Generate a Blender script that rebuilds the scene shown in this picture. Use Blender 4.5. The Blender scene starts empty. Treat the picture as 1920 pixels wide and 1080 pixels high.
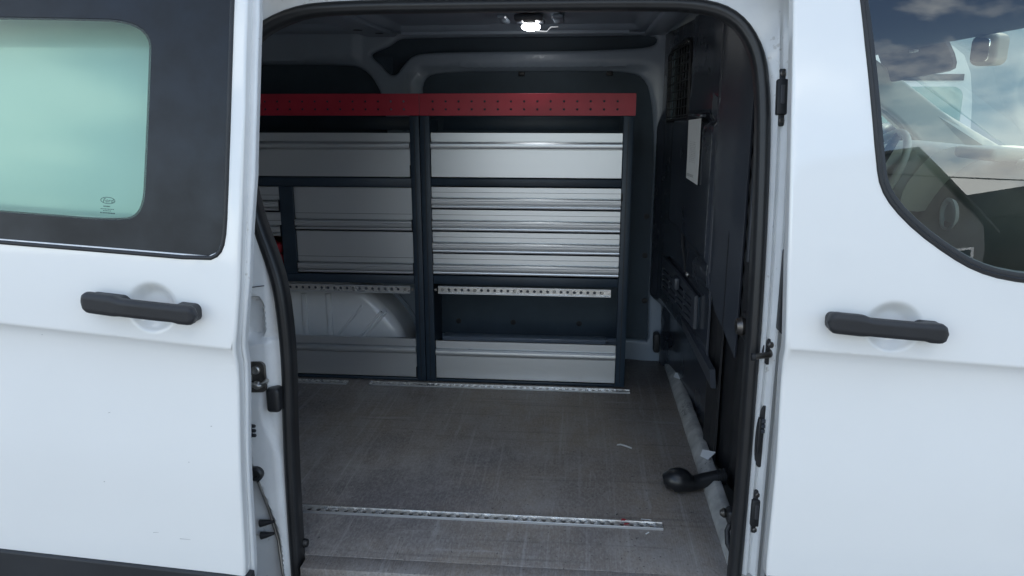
import bpy, bmesh, math, random
from mathutils import Vector, Matrix
from mathutils.geometry import delaunay_2d_cdt
random.seed(7)
R = math.radians
scene = bpy.context.scene
COL = scene.collection

# ------------------------------------------------------------------ camera
cam_d = bpy.data.cameras.new('camera')
cam = bpy.data.objects.new('camera', cam_d); COL.objects.link(cam)
cam_d.sensor_width = 36.0; cam_d.lens = 36.0 * 1400 / 1920
cam_d.clip_start = 0.02; cam_d.clip_end = 3000
cam.location = (0, -1.49, 1.58)
cam.rotation_euler = (R(90 - 13.5), 0, R(5.26))
scene.camera = cam

# ------------------------------------------------------------------ sky, sun, exposure
SUN_EL, SUN_ROT = R(54), R(-25)
world = bpy.data.worlds.new('World'); scene.world = world; world.use_nodes = True
nt = world.node_tree; N = nt.nodes; L = nt.links
bg = N['Background']
sky = N.new('ShaderNodeTexSky'); sky.sky_type = 'NISHITA'; sky.sun_disc = False
sky.sun_elevation = SUN_EL; sky.sun_rotation = SUN_ROT
sky.air_density = 1.0; sky.dust_density = 0.3; sky.ozone_density = 1.2
tc = N.new('ShaderNodeTexCoord'); mp = N.new('ShaderNodeMapping'); mp.inputs['Scale'].default_value = (1, 1, 1.5)
mp.inputs['Location'].default_value = (1.3, 0.4, 0.2)
nz = N.new('ShaderNodeTexNoise'); nz.inputs['Scale'].default_value = 2.6; nz.inputs['Detail'].default_value = 7
nz.inputs['Roughness'].default_value = 0.55
rp = N.new('ShaderNodeValToRGB'); rp.color_ramp.elements[0].position = 0.51; rp.color_ramp.elements[1].position = 0.61
mx = N.new('ShaderNodeMix'); mx.data_type = 'RGBA'; mx.inputs['B'].default_value = (10.8, 11.2, 10.9, 1)
L.new(tc.outputs['Generated'], mp.inputs['Vector']); L.new(mp.outputs['Vector'], nz.inputs['Vector'])
L.new(nz.outputs['Fac'], rp.inputs['Fac']); L.new(rp.outputs['Color'], mx.inputs['Factor'])
L.new(sky.outputs['Color'], mx.inputs['A']); L.new(mx.outputs['Result'], bg.inputs['Color'])
bg.inputs['Strength'].default_value = 0.11
sun_d = bpy.data.lights.new('sun', 'SUN'); sun_d.energy = 2.6; sun_d.angle = R(0.6); sun_d.color = (1, .955, .89)
sun = bpy.data.objects.new('sun', sun_d); COL.objects.link(sun)
sdir = Vector((math.sin(SUN_ROT) * math.cos(SUN_EL), math.cos(SUN_ROT) * math.cos(SUN_EL), math.sin(SUN_EL)))
sun.rotation_euler = sdir.to_track_quat('Z', 'Y').to_euler(); sun.location = (6, 9, 12)
vs = scene.view_settings
vs.view_transform = 'Standard'; vs.look = 'None'; vs.gamma = 1; vs.use_curve_mapping = False
vs.exposure = 1.5
scene.cycles.max_bounces = 14; scene.cycles.diffuse_bounces = 8; scene.cycles.transparent_max_bounces = 16

# ------------------------------------------------------------------ materials
MATS = {}
def mat(name, col, rough=.5, metal=0., coat=0., coat_rough=.08, var=0., vscale=6., col2=None, bump=0., bscale=200.,
        stretch=(1, 1, 1), specks=0., speck_col=(.05, .05, .05), rvar=0., spec=.5):
    m = bpy.data.materials.new(name); m.use_nodes = True; t = m.node_tree; n = t.nodes; l = t.links
    b = n['Principled BSDF']
    b.inputs['Base Color'].default_value = (*col, 1); b.inputs['Roughness'].default_value = rough
    b.inputs['Metallic'].default_value = metal; b.inputs['Coat Weight'].default_value = coat
    b.inputs['Coat Roughness'].default_value = coat_rough; b.inputs['Specular IOR Level'].default_value = spec
    tcn = n.new('ShaderNodeTexCoord'); mpn = n.new('ShaderNodeMapping'); mpn.inputs['Scale'].default_value = stretch
    l.new(tcn.outputs['Object'], mpn.inputs['Vector'])
    last = None
    if var > 0 or col2 or rvar > 0:
        nz = n.new('ShaderNodeTexNoise'); nz.inputs['Scale'].default_value = vscale; nz.inputs['Detail'].default_value = 6
        nz.inputs['Roughness'].default_value = .6
        l.new(mpn.outputs['Vector'], nz.inputs['Vector'])
        c2 = col2 or tuple(c * (1 - var) for c in col)
        rm = n.new('ShaderNodeMapRange'); rm.inputs['From Min'].default_value = .35; rm.inputs['From Max'].default_value = .65
        l.new(nz.outputs['Fac'], rm.inputs['Value'])
        mxn = n.new('ShaderNodeMix'); mxn.data_type = 'RGBA'
        mxn.inputs['A'].default_value = (*col, 1); mxn.inputs['B'].default_value = (*c2, 1)
        l.new(rm.outputs['Result'], mxn.inputs['Factor']); last = mxn.outputs['Result']
        if rvar > 0:
            rr = n.new('ShaderNodeMapRange'); rr.inputs['To Min'].default_value = rough - rvar; rr.inputs['To Max'].default_value = rough + rvar
            rr.inputs['From Min'].default_value = .3; rr.inputs['From Max'].default_value = .7
            l.new(nz.outputs['Fac'], rr.inputs['Value']); l.new(rr.outputs['Result'], b.inputs['Roughness'])
    if specks > 0:
        vz = n.new('ShaderNodeTexNoise'); vz.inputs['Scale'].default_value = 95; vz.inputs['Detail'].default_value = 2
        l.new(tcn.outputs['Object'], vz.inputs['Vector'])
        big = n.new('ShaderNodeTexNoise'); big.inputs['Scale'].default_value = 5; big.inputs['Detail'].default_value = 3
        l.new(tcn.outputs['Object'], big.inputs['Vector'])
        ad = n.new('ShaderNodeMath'); ad.operation = 'MULTIPLY'
        l.new(vz.outputs['Fac'], ad.inputs[0]); l.new(big.outputs['Fac'], ad.inputs[1])
        mr = n.new('ShaderNodeMapRange'); mr.inputs['From Min'].default_value = .40 - specks * .1; mr.inputs['From Max'].default_value = .46 - specks * .1
        mr.inputs['To Max'].default_value = .6
        l.new(ad.outputs[0], mr.inputs['Value'])
        m2 = n.new('ShaderNodeMix'); m2.data_type = 'RGBA'; m2.inputs['B'].default_value = (*speck_col, 1)
        if last: l.new(last, m2.inputs['A'])
        else: m2.inputs['A'].default_value = (*col, 1)
        l.new(mr.outputs['Result'], m2.inputs['Factor']); last = m2.outputs['Result']
    if last: l.new(last, b.inputs['Base Color'])
    if bump > 0:
        bn = n.new('ShaderNodeTexNoise'); bn.inputs['Scale'].default_value = bscale; bn.inputs['Detail'].default_value = 3
        l.new(mpn.outputs['Vector'], bn.inputs['Vector'])
        bu = n.new('ShaderNodeBump'); bu.inputs['Strength'].default_value = bump; bu.inputs['Distance'].default_value = .002
        l.new(bn.outputs['Fac'], bu.inputs['Height']); l.new(bu.outputs['Normal'], b.inputs['Normal'])
    MATS[name] = m
    return m

mat('white_paint', (.82, .82, .80), .30, coat=.9, coat_rough=.06, var=.03, vscale=2, specks=-.55, speck_col=(.3, .28, .26))
mat('jamb_paint', (.74, .75, .75), .38, coat=.5, coat_rough=.15, var=.12, vscale=9, specks=.12, speck_col=(.42, .40, .37))
mat('inner_paint_shaded', (.30, .36, .43), .38, coat=.3, coat_rough=.2, var=.1, vscale=5, specks=-.3, speck_col=(.2, .2, .2))  # white body paint with the dim interior shade put into its colour
mat('inner_paint_lit', (.80, .82, .82), .34, coat=.5, coat_rough=.1, var=.08, vscale=5)  # same interior paint, coloured lighter for the light reaching the wheel arch
mat('rubber', (.016, .017, .019), .42, var=.3, vscale=14, bump=.12, bscale=120, specks=-.1, speck_col=(.08, .08, .08))
mat('black_plastic', (.018, .019, .022), .5, bump=.25, bscale=900, var=.25, vscale=12)
mat('cladding', (.022, .024, .028), .55, bump=.2, bscale=700, var=.3, vscale=5)
mat('aluminium', (.70, .72, .74), .38, metal=.85, var=.03, vscale=3, bump=.02, bscale=300, stretch=(.15, 1, 1))
mat('rail_metal', (.80, .80, .78), .30, metal=.65, col2=(.55, .53, .50), vscale=30, rvar=.1, bump=.25, bscale=90)
mat('rack_steel', (.022, .040, .062), .42, var=.25, vscale=8, bump=.1, bscale=500, specks=-.2, speck_col=(.15, .16, .17))
mat('red_steel', (.50, .022, .050), .42, var=.18, vscale=9, bump=.08, bscale=500)
mat('red_plastic', (.42, .015, .03), .4)
mat('liner', (.046, .074, .102), .6, var=.3, vscale=4, bump=.3, bscale=320)
mat('bulkhead_steel', (.046, .054, .070), .24, coat=.4, coat_rough=.12, var=.3, vscale=5, rvar=.08, specks=-.2, speck_col=(.12, .12, .12))
mat('trim_grey', (.052, .060, .076), .36, var=.15, vscale=7, bump=.15, bscale=600)
mat('strip_grey', (.48, .48, .46), .55, col2=(.26, .26, .25), vscale=14, specks=.6, speck_col=(.1, .1, .1), bump=.2, bscale=60)
mat('steel', (.45, .44, .42), .35, metal=1, var=.3, vscale=40)
mat('dark_steel', (.16, .15, .14), .4, metal=.9, var=.4, vscale=30)
mat('white_plastic', (.72, .74, .75), .45)
mat('headliner', (.05, .055, .065), .9, bump=.3, bscale=400)
mat('cab_plastic', (.32, .31, .28), .6, bump=.2, bscale=500, var=.15)
mat('cab_light_plastic', (.50, .48, .41), .65, bump=.15, bscale=500)
mat('hub_plastic', (.05, .05, .055), .5)
mat('mirror_glass', (.8, .8, .8), .03, metal=1)
mat('paper', (.74, .75, .74), .7, var=.06, vscale=30)
mat('print_ink', (.06, .07, .08), .6)
mat('glass_print', (.035, .07, .065), .6)
mat('frit', (.014, .018, .025), .36, var=.6, vscale=11, rvar=.06, specks=-.15, speck_col=(.004, .005, .006), bump=.05, bscale=60, spec=.4)
mat('hose_rubber', (.011, .012, .014), .33, bump=.05, bscale=200)
mat('render_wall', (.16, .165, .17), .85, var=.15, vscale=1.5, bump=.3, bscale=40)
mat('pale_cladding', (.50, .54, .55), .6, var=.1, vscale=.2)
mat('roof_tile', (.035, .037, .042), .7, var=.3, vscale=4)
mat('brick_wall', (.05, .047, .047), .85, var=.3, vscale=4)
mat('window_dark', (.02, .022, .025), .1)
mat('bark', (.09, .07, .05), .9)
mat('leaf', (.06, .10, .035), .7, var=.4, vscale=3)
mat('asphalt', (.17, .165, .16), .9, col2=(.11, .108, .105), vscale=3, bump=.6, bscale=150)
mat('tyre', (.02, .02, .02), .8)
mat('scrap_red', (.4, .02, .03), .6)

# floor: ribbed, dusty, worn phenolic board
def floor_mat():
    m = mat('floor_board', (.085, .078, .080), .62)
    t = m.node_tree; n = t.nodes; l = t.links; b = n['Principled BSDF']
    tcn = n.new('ShaderNodeTexCoord')
    def noise(scale, stretch, det=6, rough=.6):
        mm = n.new('ShaderNodeMapping'); mm.inputs['Scale'].default_value = stretch
        l.new(tcn.outputs['Object'], mm.inputs['Vector'])
        z = n.new('ShaderNodeTexNoise'); z.inputs['Scale'].default_value = scale; z.inputs['Detail'].default_value = det; z.inputs['Roughness'].default_value = rough
        l.new(mm.outputs['Vector'], z.inputs['Vector']); return z.outputs['Fac']
    def rng(v, a, b_, c, d):
        r = n.new('ShaderNodeMapRange'); r.inputs['From Min'].default_value = a; r.inputs['From Max'].default_value = b_
        r.inputs['To Min'].default_value = c; r.inputs['To Max'].default_value = d; l.new(v, r.inputs['Value']); return r.outputs['Result']
    def mix(f, a, bcol):
        x = n.new('ShaderNodeMix'); x.data_type = 'RGBA'; l.new(f, x.inputs['Factor'])
        if isinstance(a, tuple): x.inputs['A'].default_value = (*a, 1)
        else: l.new(a, x.inputs['A'])
        x.inputs['B'].default_value = (*bcol, 1); return x.outputs['Result']
    c = mix(rng(noise(1.6, (1, 1, 1)), .38, .62, 0, 1), (.140, .128, .130), (.255, .215, .175))
    c = mix(rng(noise(4.5, (1, .6, 1), 9, .72), .46, .66, 0, .8), c, (.29, .275, .265))
    c = mix(rng(noise(170, (1, .45, 1), 3, .7), .42, .72, 0, .5), c, (.37, .355, .34))
    c = mix(rng(noise(210, (1, .6, 1), 2), .55, .75, 0, .28), c, (.06, .052, .05))
    c = mix(rng(noise(11, (3, .35, 1), 5, .65), .62, .74, 0, .5), c, (.42, .41, .40))
    c = mix(rng(noise(9, (.3, 2.5, 1), 6, .65), .62, .74, 0, .5), c, (.40, .39, .38))
    c = mix(rng(noise(26, (2.2, .06, 1), 4, .6), .56, .70, 0, .42), c, (.40, .385, .37))
    c = mix(rng(noise(22, (.07, 2.4, 1), 4, .6), .58, .70, 0, .35), c, (.07, .062, .06))
    c = mix(rng(noise(120, (1, 1, 1), 1), .70, .76, 0, .7), c, (.03, .028, .027))
    l.new(c, b.inputs['Base Color'])
    wv = n.new('ShaderNodeTexWave'); wv.wave_type = 'BANDS'; wv.bands_direction = 'X'
    wv.inputs['Scale'].default_value = 55; wv.inputs['Distortion'].default_value = .4
    l.new(tcn.outputs['Object'], wv.inputs['Vector'])
    md = n.new('ShaderNodeMath'); md.operation = 'ADD'; l.new(wv.outputs['Fac'], md.inputs[0]); l.new(noise(260, (1, 1, 1), 2), md.inputs[1])
    bu = n.new('ShaderNodeBump'); bu.inputs['Strength'].default_value = .35; bu.inputs['Distance'].default_value = .001
    l.new(md.outputs[0], bu.inputs['Height']); l.new(bu.outputs['Normal'], b.inputs['Normal'])
    l.new(rng(noise(4, (1, 1, 1)), .3, .7, .48, .75), b.inputs['Roughness'])
floor_mat()

def glass(name, tint, ior=1.5, gloss_rough=0.0):
    m = bpy.data.materials.new(name); m.use_nodes = True; t = m.node_tree; n = t.nodes; l = t.links
    for x in list(n):
        if x.type == 'BSDF_PRINCIPLED': n.remove(x)
    out = [x for x in n if x.type == 'OUTPUT_MATERIAL'][0]
    tr = n.new('ShaderNodeBsdfTransparent'); tr.inputs['Color'].default_value = (*tint, 1)
    gl = n.new('ShaderNodeBsdfGlossy'); gl.inputs['Roughness'].default_value = gloss_rough
    fr = n.new('ShaderNodeFresnel'); fr.inputs['IOR'].default_value = ior
    ms = n.new('ShaderNodeMixShader')
    l.new(fr.outputs['Fac'], ms.inputs['Fac']); l.new(tr.outputs['BSDF'], ms.inputs[1]); l.new(gl.outputs['BSDF'], ms.inputs[2])
    l.new(ms.outputs['Shader'], out.inputs['Surface']); MATS[name] = m
glass('green_glass', (.70, .885, .81), 1.28, .05)
glass('cab_glass', (.70, .80, .73), 2.05, .0)
glass('clear_glass', (.88, .95, .93), 1.3, .0)

def dot_mat():
    m = bpy.data.materials.new('dot_band'); m.use_nodes = True; t = m.node_tree; n = t.nodes; l = t.links
    b = n['Principled BSDF']; b.inputs['Base Color'].default_value = (.03, .033, .036, 1); b.inputs['Roughness'].default_value = .4
    b.inputs['Alpha'].default_value = .5; MATS['dot_band'] = m
dot_mat()

def lamp_mat():
    m = bpy.data.materials.new('lamp_lens'); m.use_nodes = True; b = m.node_tree.nodes['Principled BSDF']
    b.inputs['Base Color'].default_value = (.9, .9, .9, 1); b.inputs['Emission Color'].default_value = (.95, .98, 1, 1)
    b.inputs['Emission Strength'].default_value = 7; MATS['lamp_lens'] = m
lamp_mat()

# ------------------------------------------------------------------ helpers
def wloc(o):
    v = Vector(o.location)
    while o.parent: o = o.parent; v = v + Vector(o.location)
    return v
def link(name, me, m, parent=None, ang=35, loc=(0, 0, 0)):
    me.materials.clear(); me.materials.append(MATS[m] if isinstance(m, str) else m)
    for p in me.polygons: p.use_smooth = True
    me.set_sharp_from_angle(angle=R(ang))
    o = bpy.data.objects.new(name, me); COL.objects.link(o); o.location = loc
    if parent:
        o.parent = parent
        root = parent
        while root.parent: root = root.parent
        o.matrix_parent_inverse = Matrix.Translation(-Vector(root.location)) if parent is root else Matrix.Identity(4)
    return o
def copy_part(o, loc, parent):
    c = o.copy(); COL.objects.link(c); c.location = loc; c.parent = parent; c.matrix_parent_inverse = o.matrix_parent_inverse.copy(); return c
def thing(name, loc, label, cat, group=None):
    o = bpy.data.objects.new(name, None); COL.objects.link(o); o.location = loc; o.empty_display_size = .1
    o['label'] = label; o['category'] = cat
    if group: o['group'] = group
    return o
def tag(o, label, cat, group=None):
    o['label'] = label; o['category'] = cat
    if group: o['group'] = group
    return o
def mesh(verts, faces, recalc=True):
    me = bpy.data.meshes.new('m'); me.from_pydata([tuple(v) for v in verts], [], faces)
    if recalc:
        bm = bmesh.new(); bm.from_mesh(me); bmesh.ops.recalc_face_normals(bm, faces=bm.faces); bm.to_mesh(me); bm.free()
    me.update(); return me
def bm_mesh(bm):
    bmesh.ops.recalc_face_normals(bm, faces=bm.faces)
    me = bpy.data.meshes.new('m'); bm.to_mesh(me); bm.free(); return me
def add_box(bm, x0, x1, y0, y1, z0, z1, bev=0., seg=2, M=None):
    r = bmesh.ops.create_cube(bm, size=1.0); vs_ = r['verts']
    for v in vs_:
        v.co = Vector(((x0 + x1) / 2 + v.co.x * (x1 - x0), (y0 + y1) / 2 + v.co.y * (y1 - y0), (z0 + z1) / 2 + v.co.z * (z1 - z0)))
    if bev > 0:
        es = list({e for v in vs_ for e in v.link_edges})
        rb = bmesh.ops.bevel(bm, geom=es, offset=bev, segments=seg, profile=.5, affect='EDGES')
        vs_ = list({v for f in rb['faces'] for v in f.verts} | {v for v in vs_ if v.is_valid})
    if M is not None:
        for v in vs_: v.co = M @ v.co
    return vs_
def box(name, x0, x1, y0, y1, z0, z1, m, parent=None, bev=.002, seg=2, M=None):
    bm = bmesh.new(); add_box(bm, x0, x1, y0, y1, z0, z1, bev, seg, M); return link(name, bm_mesh(bm), m, parent)
def prism_x(prof, x0, x1):
    n = len(prof); vs_ = [(x0, y, z) for y, z in prof] + [(x1, y, z) for y, z in prof]
    fs = [(i, (i + 1) % n, n + (i + 1) % n, n + i) for i in range(n)] + [tuple(range(n))[::-1], tuple(range(n, 2 * n))]
    return mesh(vs_, fs)
def prism_y(prof, y0, y1):
    n = len(prof); vs_ = [(x, y0, z) for x, z in prof] + [(x, y1, z) for x, z in prof]
    fs = [(i, (i + 1) % n, n + (i + 1) % n, n + i) for i in range(n)] + [tuple(range(n))[::-1], tuple(range(n, 2 * n))]
    return mesh(vs_, fs)
def circle(cx, cy, r, n=10, ry=None):
    ry = ry or r
    return [(cx + r * math.cos(2 * math.pi * i / n), cy + ry * math.sin(2 * math.pi * i / n)) for i in range(n)]
def rrect(x0, x1, y0, y1, r, n=5):
    pts = []
    for cx, cy, a0 in ((x1 - r, y1 - r, 0), (x0 + r, y1 - r, 90), (x0 + r, y0 + r, 180), (x1 - r, y0 + r, 270)):
        for k in range(n + 1):
            a = R(a0 + 90 * k / n); pts.append((cx + r * math.cos(a), cy + r * math.sin(a)))
    return pts
def smooth_pts(pts, it=2, closed=False):
    for _ in range(it):                      # Chaikin corner cutting
        q = []; n = len(pts); rngn = n if closed else n - 1
        if not closed: q.append(pts[0])
        for i in range(rngn):
            a, b = pts[i], pts[(i + 1) % n]
            q.append(tuple(.75 * u + .25 * v for u, v in zip(a, b))); q.append(tuple(.25 * u + .75 * v for u, v in zip(a, b)))
        if not closed: q.append(pts[-1])
        pts = q
    return pts
def resample(loop, res):
    out = []; n = len(loop)
    for i in range(n):
        a = Vector(loop[i]); b = Vector(loop[(i + 1) % n]); d = (b - a).length
        if d < 1e-6: continue
        k = max(1, int(math.ceil(d / res)))
        for j in range(k): out.append(tuple(a.lerp(b, j / k)))
    return out
def pip(p, loop):
    x, y = p; c = False; n = len(loop); j = n - 1
    for i in range(n):
        xi, yi = loop[i]; xj, yj = loop[j]
        if (yi > y) != (yj > y) and x < (xj - xi) * (y - yi) / (yj - yi) + xi: c = not c
        j = i
    return c
def area(loop): return .5 * sum(loop[i][0] * loop[(i + 1) % len(loop)][1] - loop[(i + 1) % len(loop)][0] * loop[i][1] for i in range(len(loop)))
def panel(name, outer, holes, fn, tv, m, parent=None, res=.05, r=.003, dense=(), solid=True, rows=3, grid=True, ang=40, lines=()):
    """sheet over a 2D outline with holes, mapped by fn(u,v), rolled edge of radius r, thickness vector tv"""
    tv = Vector(tv); T = tv.length; td = tv.normalized()
    loops = [resample(outer, res)] + [resample(h, res) for h in holes]
    pts = []; edges = []; own = []
    for lp in loops:
        b0 = len(pts); pts += lp; own.append(list(range(b0, len(pts))))
        edges += [(b0 + i, b0 + (i + 1) % len(lp)) for i in range(len(lp))]
    for ln in lines:
        b0 = len(pts); q = []
        for i in range(len(ln) - 1):
            a = Vector(ln[i]); b = Vector(ln[i + 1]); k = max(1, int(math.ceil((b - a).length / (res * .5)))); q += [tuple(a.lerp(b, j / k)) for j in range(k)]
        q.append(tuple(ln[-1])); pts += q; edges += [(b0 + i, b0 + i + 1) for i in range(len(q) - 1)]
    nb = len(pts)
    if grid:
        xs = [p[0] for p in loops[0]]; ys = [p[1] for p in loops[0]]
        cells = {}
        for p in pts: cells.setdefault((int(p[0] // res), int(p[1] // res)), []).append(p)
        def ok(u, v, d):
            ci, cj = int(u // res), int(v // res)
            for a in (-1, 0, 1):
                for b in (-1, 0, 1):
                    for q in cells.get((ci + a, cj + b), ()):
                        if (q[0] - u) ** 2 + (q[1] - v) ** 2 < d * d: return False
            return pip((u, v), loops[0]) and not any(pip((u, v), h) for h in loops[1:])
        def fill(x0, x1, y0, y1, s, skip=None):
            k = 0; v = y0
            while v <= y1:
                u = x0 + (s / 2 if k % 2 else 0)
                while u <= x1:
                    if not (skip and any(a <= u <= b and c <= v <= d for a, b, c, d, _ in skip)) and ok(u, v, s * .55): pts.append((u, v))
                    u += s
                v += s; k += 1
        fill(min(xs) + res * .5, max(xs), min(ys) + res * .5, max(ys), res, dense)
        for a, b, c, d, s in dense: fill(a, b, c, d, s)
    ov, oe, of, oi, _, _ = delaunay_2d_cdt([Vector(p) for p in pts], edges, [], 0, 1e-7)
    V2 = [(v.x, v.y) for v in ov]; back = {}
    for i, src in enumerate(oi):
        for s in src: back[s] = i
    tris = []
    for f in of:
        c = (sum(V2[i][0] for i in f) / len(f), sum(V2[i][1] for i in f) / len(f))
        if pip(c, loops[0]) and not any(pip(c, h) for h in loops[1:]): tris.append(tuple(f))
    P = [Vector(fn(*p)) for p in V2]; verts = list(P); faces = list(tris); bmap = {}
    nb_off = len(verts)
    if solid:
        verts += [p + tv for p in P]; faces += [tuple(nb_off + i for i in t)[::-1] for t in tris]
    for li, ids in enumerate(own):
        lp = loops[li]; n = len(lp); sg = 1 if area(lp) > 0 else -1
        if li > 0: sg = -sg
        prev = [back[i] for i in ids]
        nrm = []
        for i in range(n):
            a = lp[i - 1]; b = lp[(i + 1) % n]; t = Vector((b[0] - a[0], b[1] - a[1]))
            if t.length < 1e-9: t = Vector((1, 0))
            t.normalize(); nrm.append((t.y * sg, -t.x * sg))
        seq = [(r * math.sin(R(90 * k / rows)), r * (1 - math.cos(R(90 * k / rows)))) for k in range(1, rows + 1)] if r > 0 else []
        if T > r + 1e-6: seq.append((r, T))
        for o_, dep in seq:
            cur = []
            for i in range(n):
                u, v = lp[i][0] + nrm[i][0] * o_, lp[i][1] + nrm[i][1] * o_
                verts.append(Vector(fn(u, v)) + td * dep); cur.append(len(verts) - 1)
            for i in range(n):
                faces.append((prev[i], prev[(i + 1) % n], cur[(i + 1) % n], cur[i]))
            prev = cur
        if solid:
            for i in range(n):
                faces.append((prev[i], prev[(i + 1) % n], nb_off + back[ids[(i + 1) % n]], nb_off + back[ids[i]]))
    o = link(name, mesh(verts, faces), m, parent, ang)
    if r > 0:
        wn = o.modifiers.new('weighted', 'WEIGHTED_NORMAL'); wn.keep_sharp = True; wn.weight = 80
    return o
def sweep(path, prof, frame, closed=False, caps=True):
    """prof = list of (s,n); frame(i) -> (S,N) vectors at path point i"""
    k = len(prof); verts = []; faces = []
    for i, p in enumerate(path):
        S, Nn = frame(i)
        for s, q in prof: verts.append(Vector(p) + S * s + Nn * q)
    n = len(path)
    for i in range(n if closed else n - 1):
        a = i * k; b = ((i + 1) % n) * k
        for j in range(k): faces.append((a + j, a + (j + 1) % k, b + (j + 1) % k, b + j))
    if caps and not closed:
        faces.append(tuple(range(k))[::-1]); faces.append(tuple((n - 1) * k + j for j in range(k)))
    return mesh(verts, faces)
def tube_mesh(path, rad, seg=10):
    path = [Vector(p) for p in path]; rads = rad if isinstance(rad, (list, tuple)) else [rad] * len(path)
    tg = [(path[min(i + 1, len(path) - 1)] - path[max(i - 1, 0)]).normalized() for i in range(len(path))]
    up = Vector((0, 0, 1)) if abs(tg[0].z) < .9 else Vector((1, 0, 0))
    verts = []; faces = []; S = tg[0].cross(up).normalized()
    for i, p in enumerate(path):
        S = (S - tg[i] * S.dot(tg[i])).normalized(); Q = tg[i].cross(S)
        for j in range(seg):
            a = 2 * math.pi * j / seg; verts.append(p + (S * math.cos(a) + Q * math.sin(a)) * rads[i])
    for i in range(len(path) - 1):
        for j in range(seg): faces.append((i * seg + j, i * seg + (j + 1) % seg, (i + 1) * seg + (j + 1) % seg, (i + 1) * seg + j))
    faces.append(tuple(range(seg))[::-1]); faces.append(tuple((len(path) - 1) * seg + j for j in range(seg)))
    return mesh(verts, faces)
def tube(name, path, rad, m, parent=None, seg=10): return link(name, tube_mesh(path, rad, seg), m, parent, 50)
def lathe(prof, axis='y', seg=20, c=(0, 0, 0)):
    verts = []; faces = []
    for rr, h in prof:
        for j in range(seg):
            a = 2 * math.pi * j / seg; u, v = rr * math.cos(a), rr * math.sin(a)
            q = {'y': (u, h, v), 'z': (u, v, h), 'x': (h, u, v)}[axis]; verts.append((c[0] + q[0], c[1] + q[1], c[2] + q[2]))
    n = len(prof)
    for i in range(n - 1):
        for j in range(seg): faces.append((i * seg + j, i * seg + (j + 1) % seg, (i + 1) * seg + (j + 1) % seg, (i + 1) * seg + j))
    faces.append(tuple(range(seg))); faces.append(tuple((n - 1) * seg + j for j in range(seg)))
    return mesh(verts, faces)
def bolt(name, x, y, z, r, m, parent, axis='y'):
    s = -1 if axis in 'yx' else 1
    return link(name, lathe([(r, 0), (r, s * r * .35), (r * .8, s * r * .6), (r * .45, s * r * .62), (r * .4, s * r * .35), (.0003, s * r * .35)], axis, 12, (x, y, z)), m, parent, 40)
def sstep(a, b, x):
    t = max(0., min(1., (x - a) / (b - a))); return t * t * (3 - 2 * t)
def shrink(loop, d):
    n = len(loop); out = []; sgn = 1 if area(loop) > 0 else -1
    for i in range(n):
        a = loop[i - 1]; b = loop[(i + 1) % n]; t = Vector((b[0] - a[0], b[1] - a[1])).normalized(); out.append((loop[i][0] - t.y * d * sgn, loop[i][1] + t.x * d * sgn))
    return out
def text_mesh(s, size, fn, shear=0):
    cu = bpy.data.curves.new('t', 'FONT'); cu.body = s; cu.size = size; cu.align_x = 'CENTER'; cu.shear = shear
    o = bpy.data.objects.new('t', cu); COL.objects.link(o)
    me = bpy.data.meshes.new_from_object(o.evaluated_get(bpy.context.evaluated_depsgraph_get()))
    bpy.data.objects.remove(o)
    for v in me.vertices: v.co = Vector(fn(v.co.x, v.co.y))
    return me

# ================================================================== SETTING
g = link('ground', mesh([(-400, -400, 0), (400, -400, 0), (400, 400, 0), (-400, 400, 0)], [(0, 1, 2, 3)]), 'asphalt'); g['kind'] = 'structure'

# ================================================================== THE VAN
VAN = thing('van', (-.9, .83, 0), 'white panel van with its sliding side door open and a fitted load bay', 'van')

def tumble(h): return .06 * h + .12 * h * h if h > 0 else 0.
def Tz(z): return tumble(z - 1.15)

# ---------------------------------------------------------------- outer shell (mostly out of view, closes the load bay)
def far_y(x, z): return (x, 1.79 - Tz(z), z)
panel('far_side_panel', [(-3.3, .45), (.42, .45), (.42, 1.89), (-3.3, 1.89)], [], far_y, (0, -.02, 0), 'white_paint', VAN, .15, 0)
def quarter(x, z): return (x, -.125 + Tz(z), z)
panel('quarter_panel', [(-3.3, .62), (-.80, .62), (-.78, 1.89), (-3.3, 1.89)], [], quarter, (0, .012, 0), 'white_paint', VAN, .06, .003)
def roof_fn(x, y):
    e = min(y + .05, 1.71 - y); return (x, y, 1.885 + .085 * sstep(-.01, .28, e) + .012 * math.cos(x * 14) * sstep(.15, .35, e))
panel('roof', [(-3.3, -.05), (1.0, -.05), (1.0, 1.71), (-3.3, 1.71)], [], roof_fn, (0, 0, -.006), 'white_paint', VAN, .05, 0)
def gutter(x, z): return (x, -.065 + Tz(z), z)
box('underbody', -3.3, 2.2, 0.06, 1.6, .30, .50, 'cladding', VAN, .02)
box('rear_door', -3.34, -3.305, .02, 1.64, .5, 1.85, 'white_paint', VAN, .01)
# wheels of the van
def wheel(cx, cy, parent, r=.34):
    w = link('wheel', lathe([(r * .6, -.10), (r * .95, -.11), (r, -.08), (r, .08), (r * .95, .11), (r * .6, .10)], 'y', 28, (cx, cy, r)), 'tyre', parent, 40)
    link('rim', lathe([(.01, -.075), (.06, -.08), (.08, -.06), (r * .5, -.07), (r * .62, -.095), (r * .62, .09), (.01, .09)], 'y', 28, (cx, cy, r)), 'steel', w, 40)
for cx in (-2.35, 1.55):
    for cy in (.0, 1.66): wheel(cx, cy, VAN)

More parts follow.
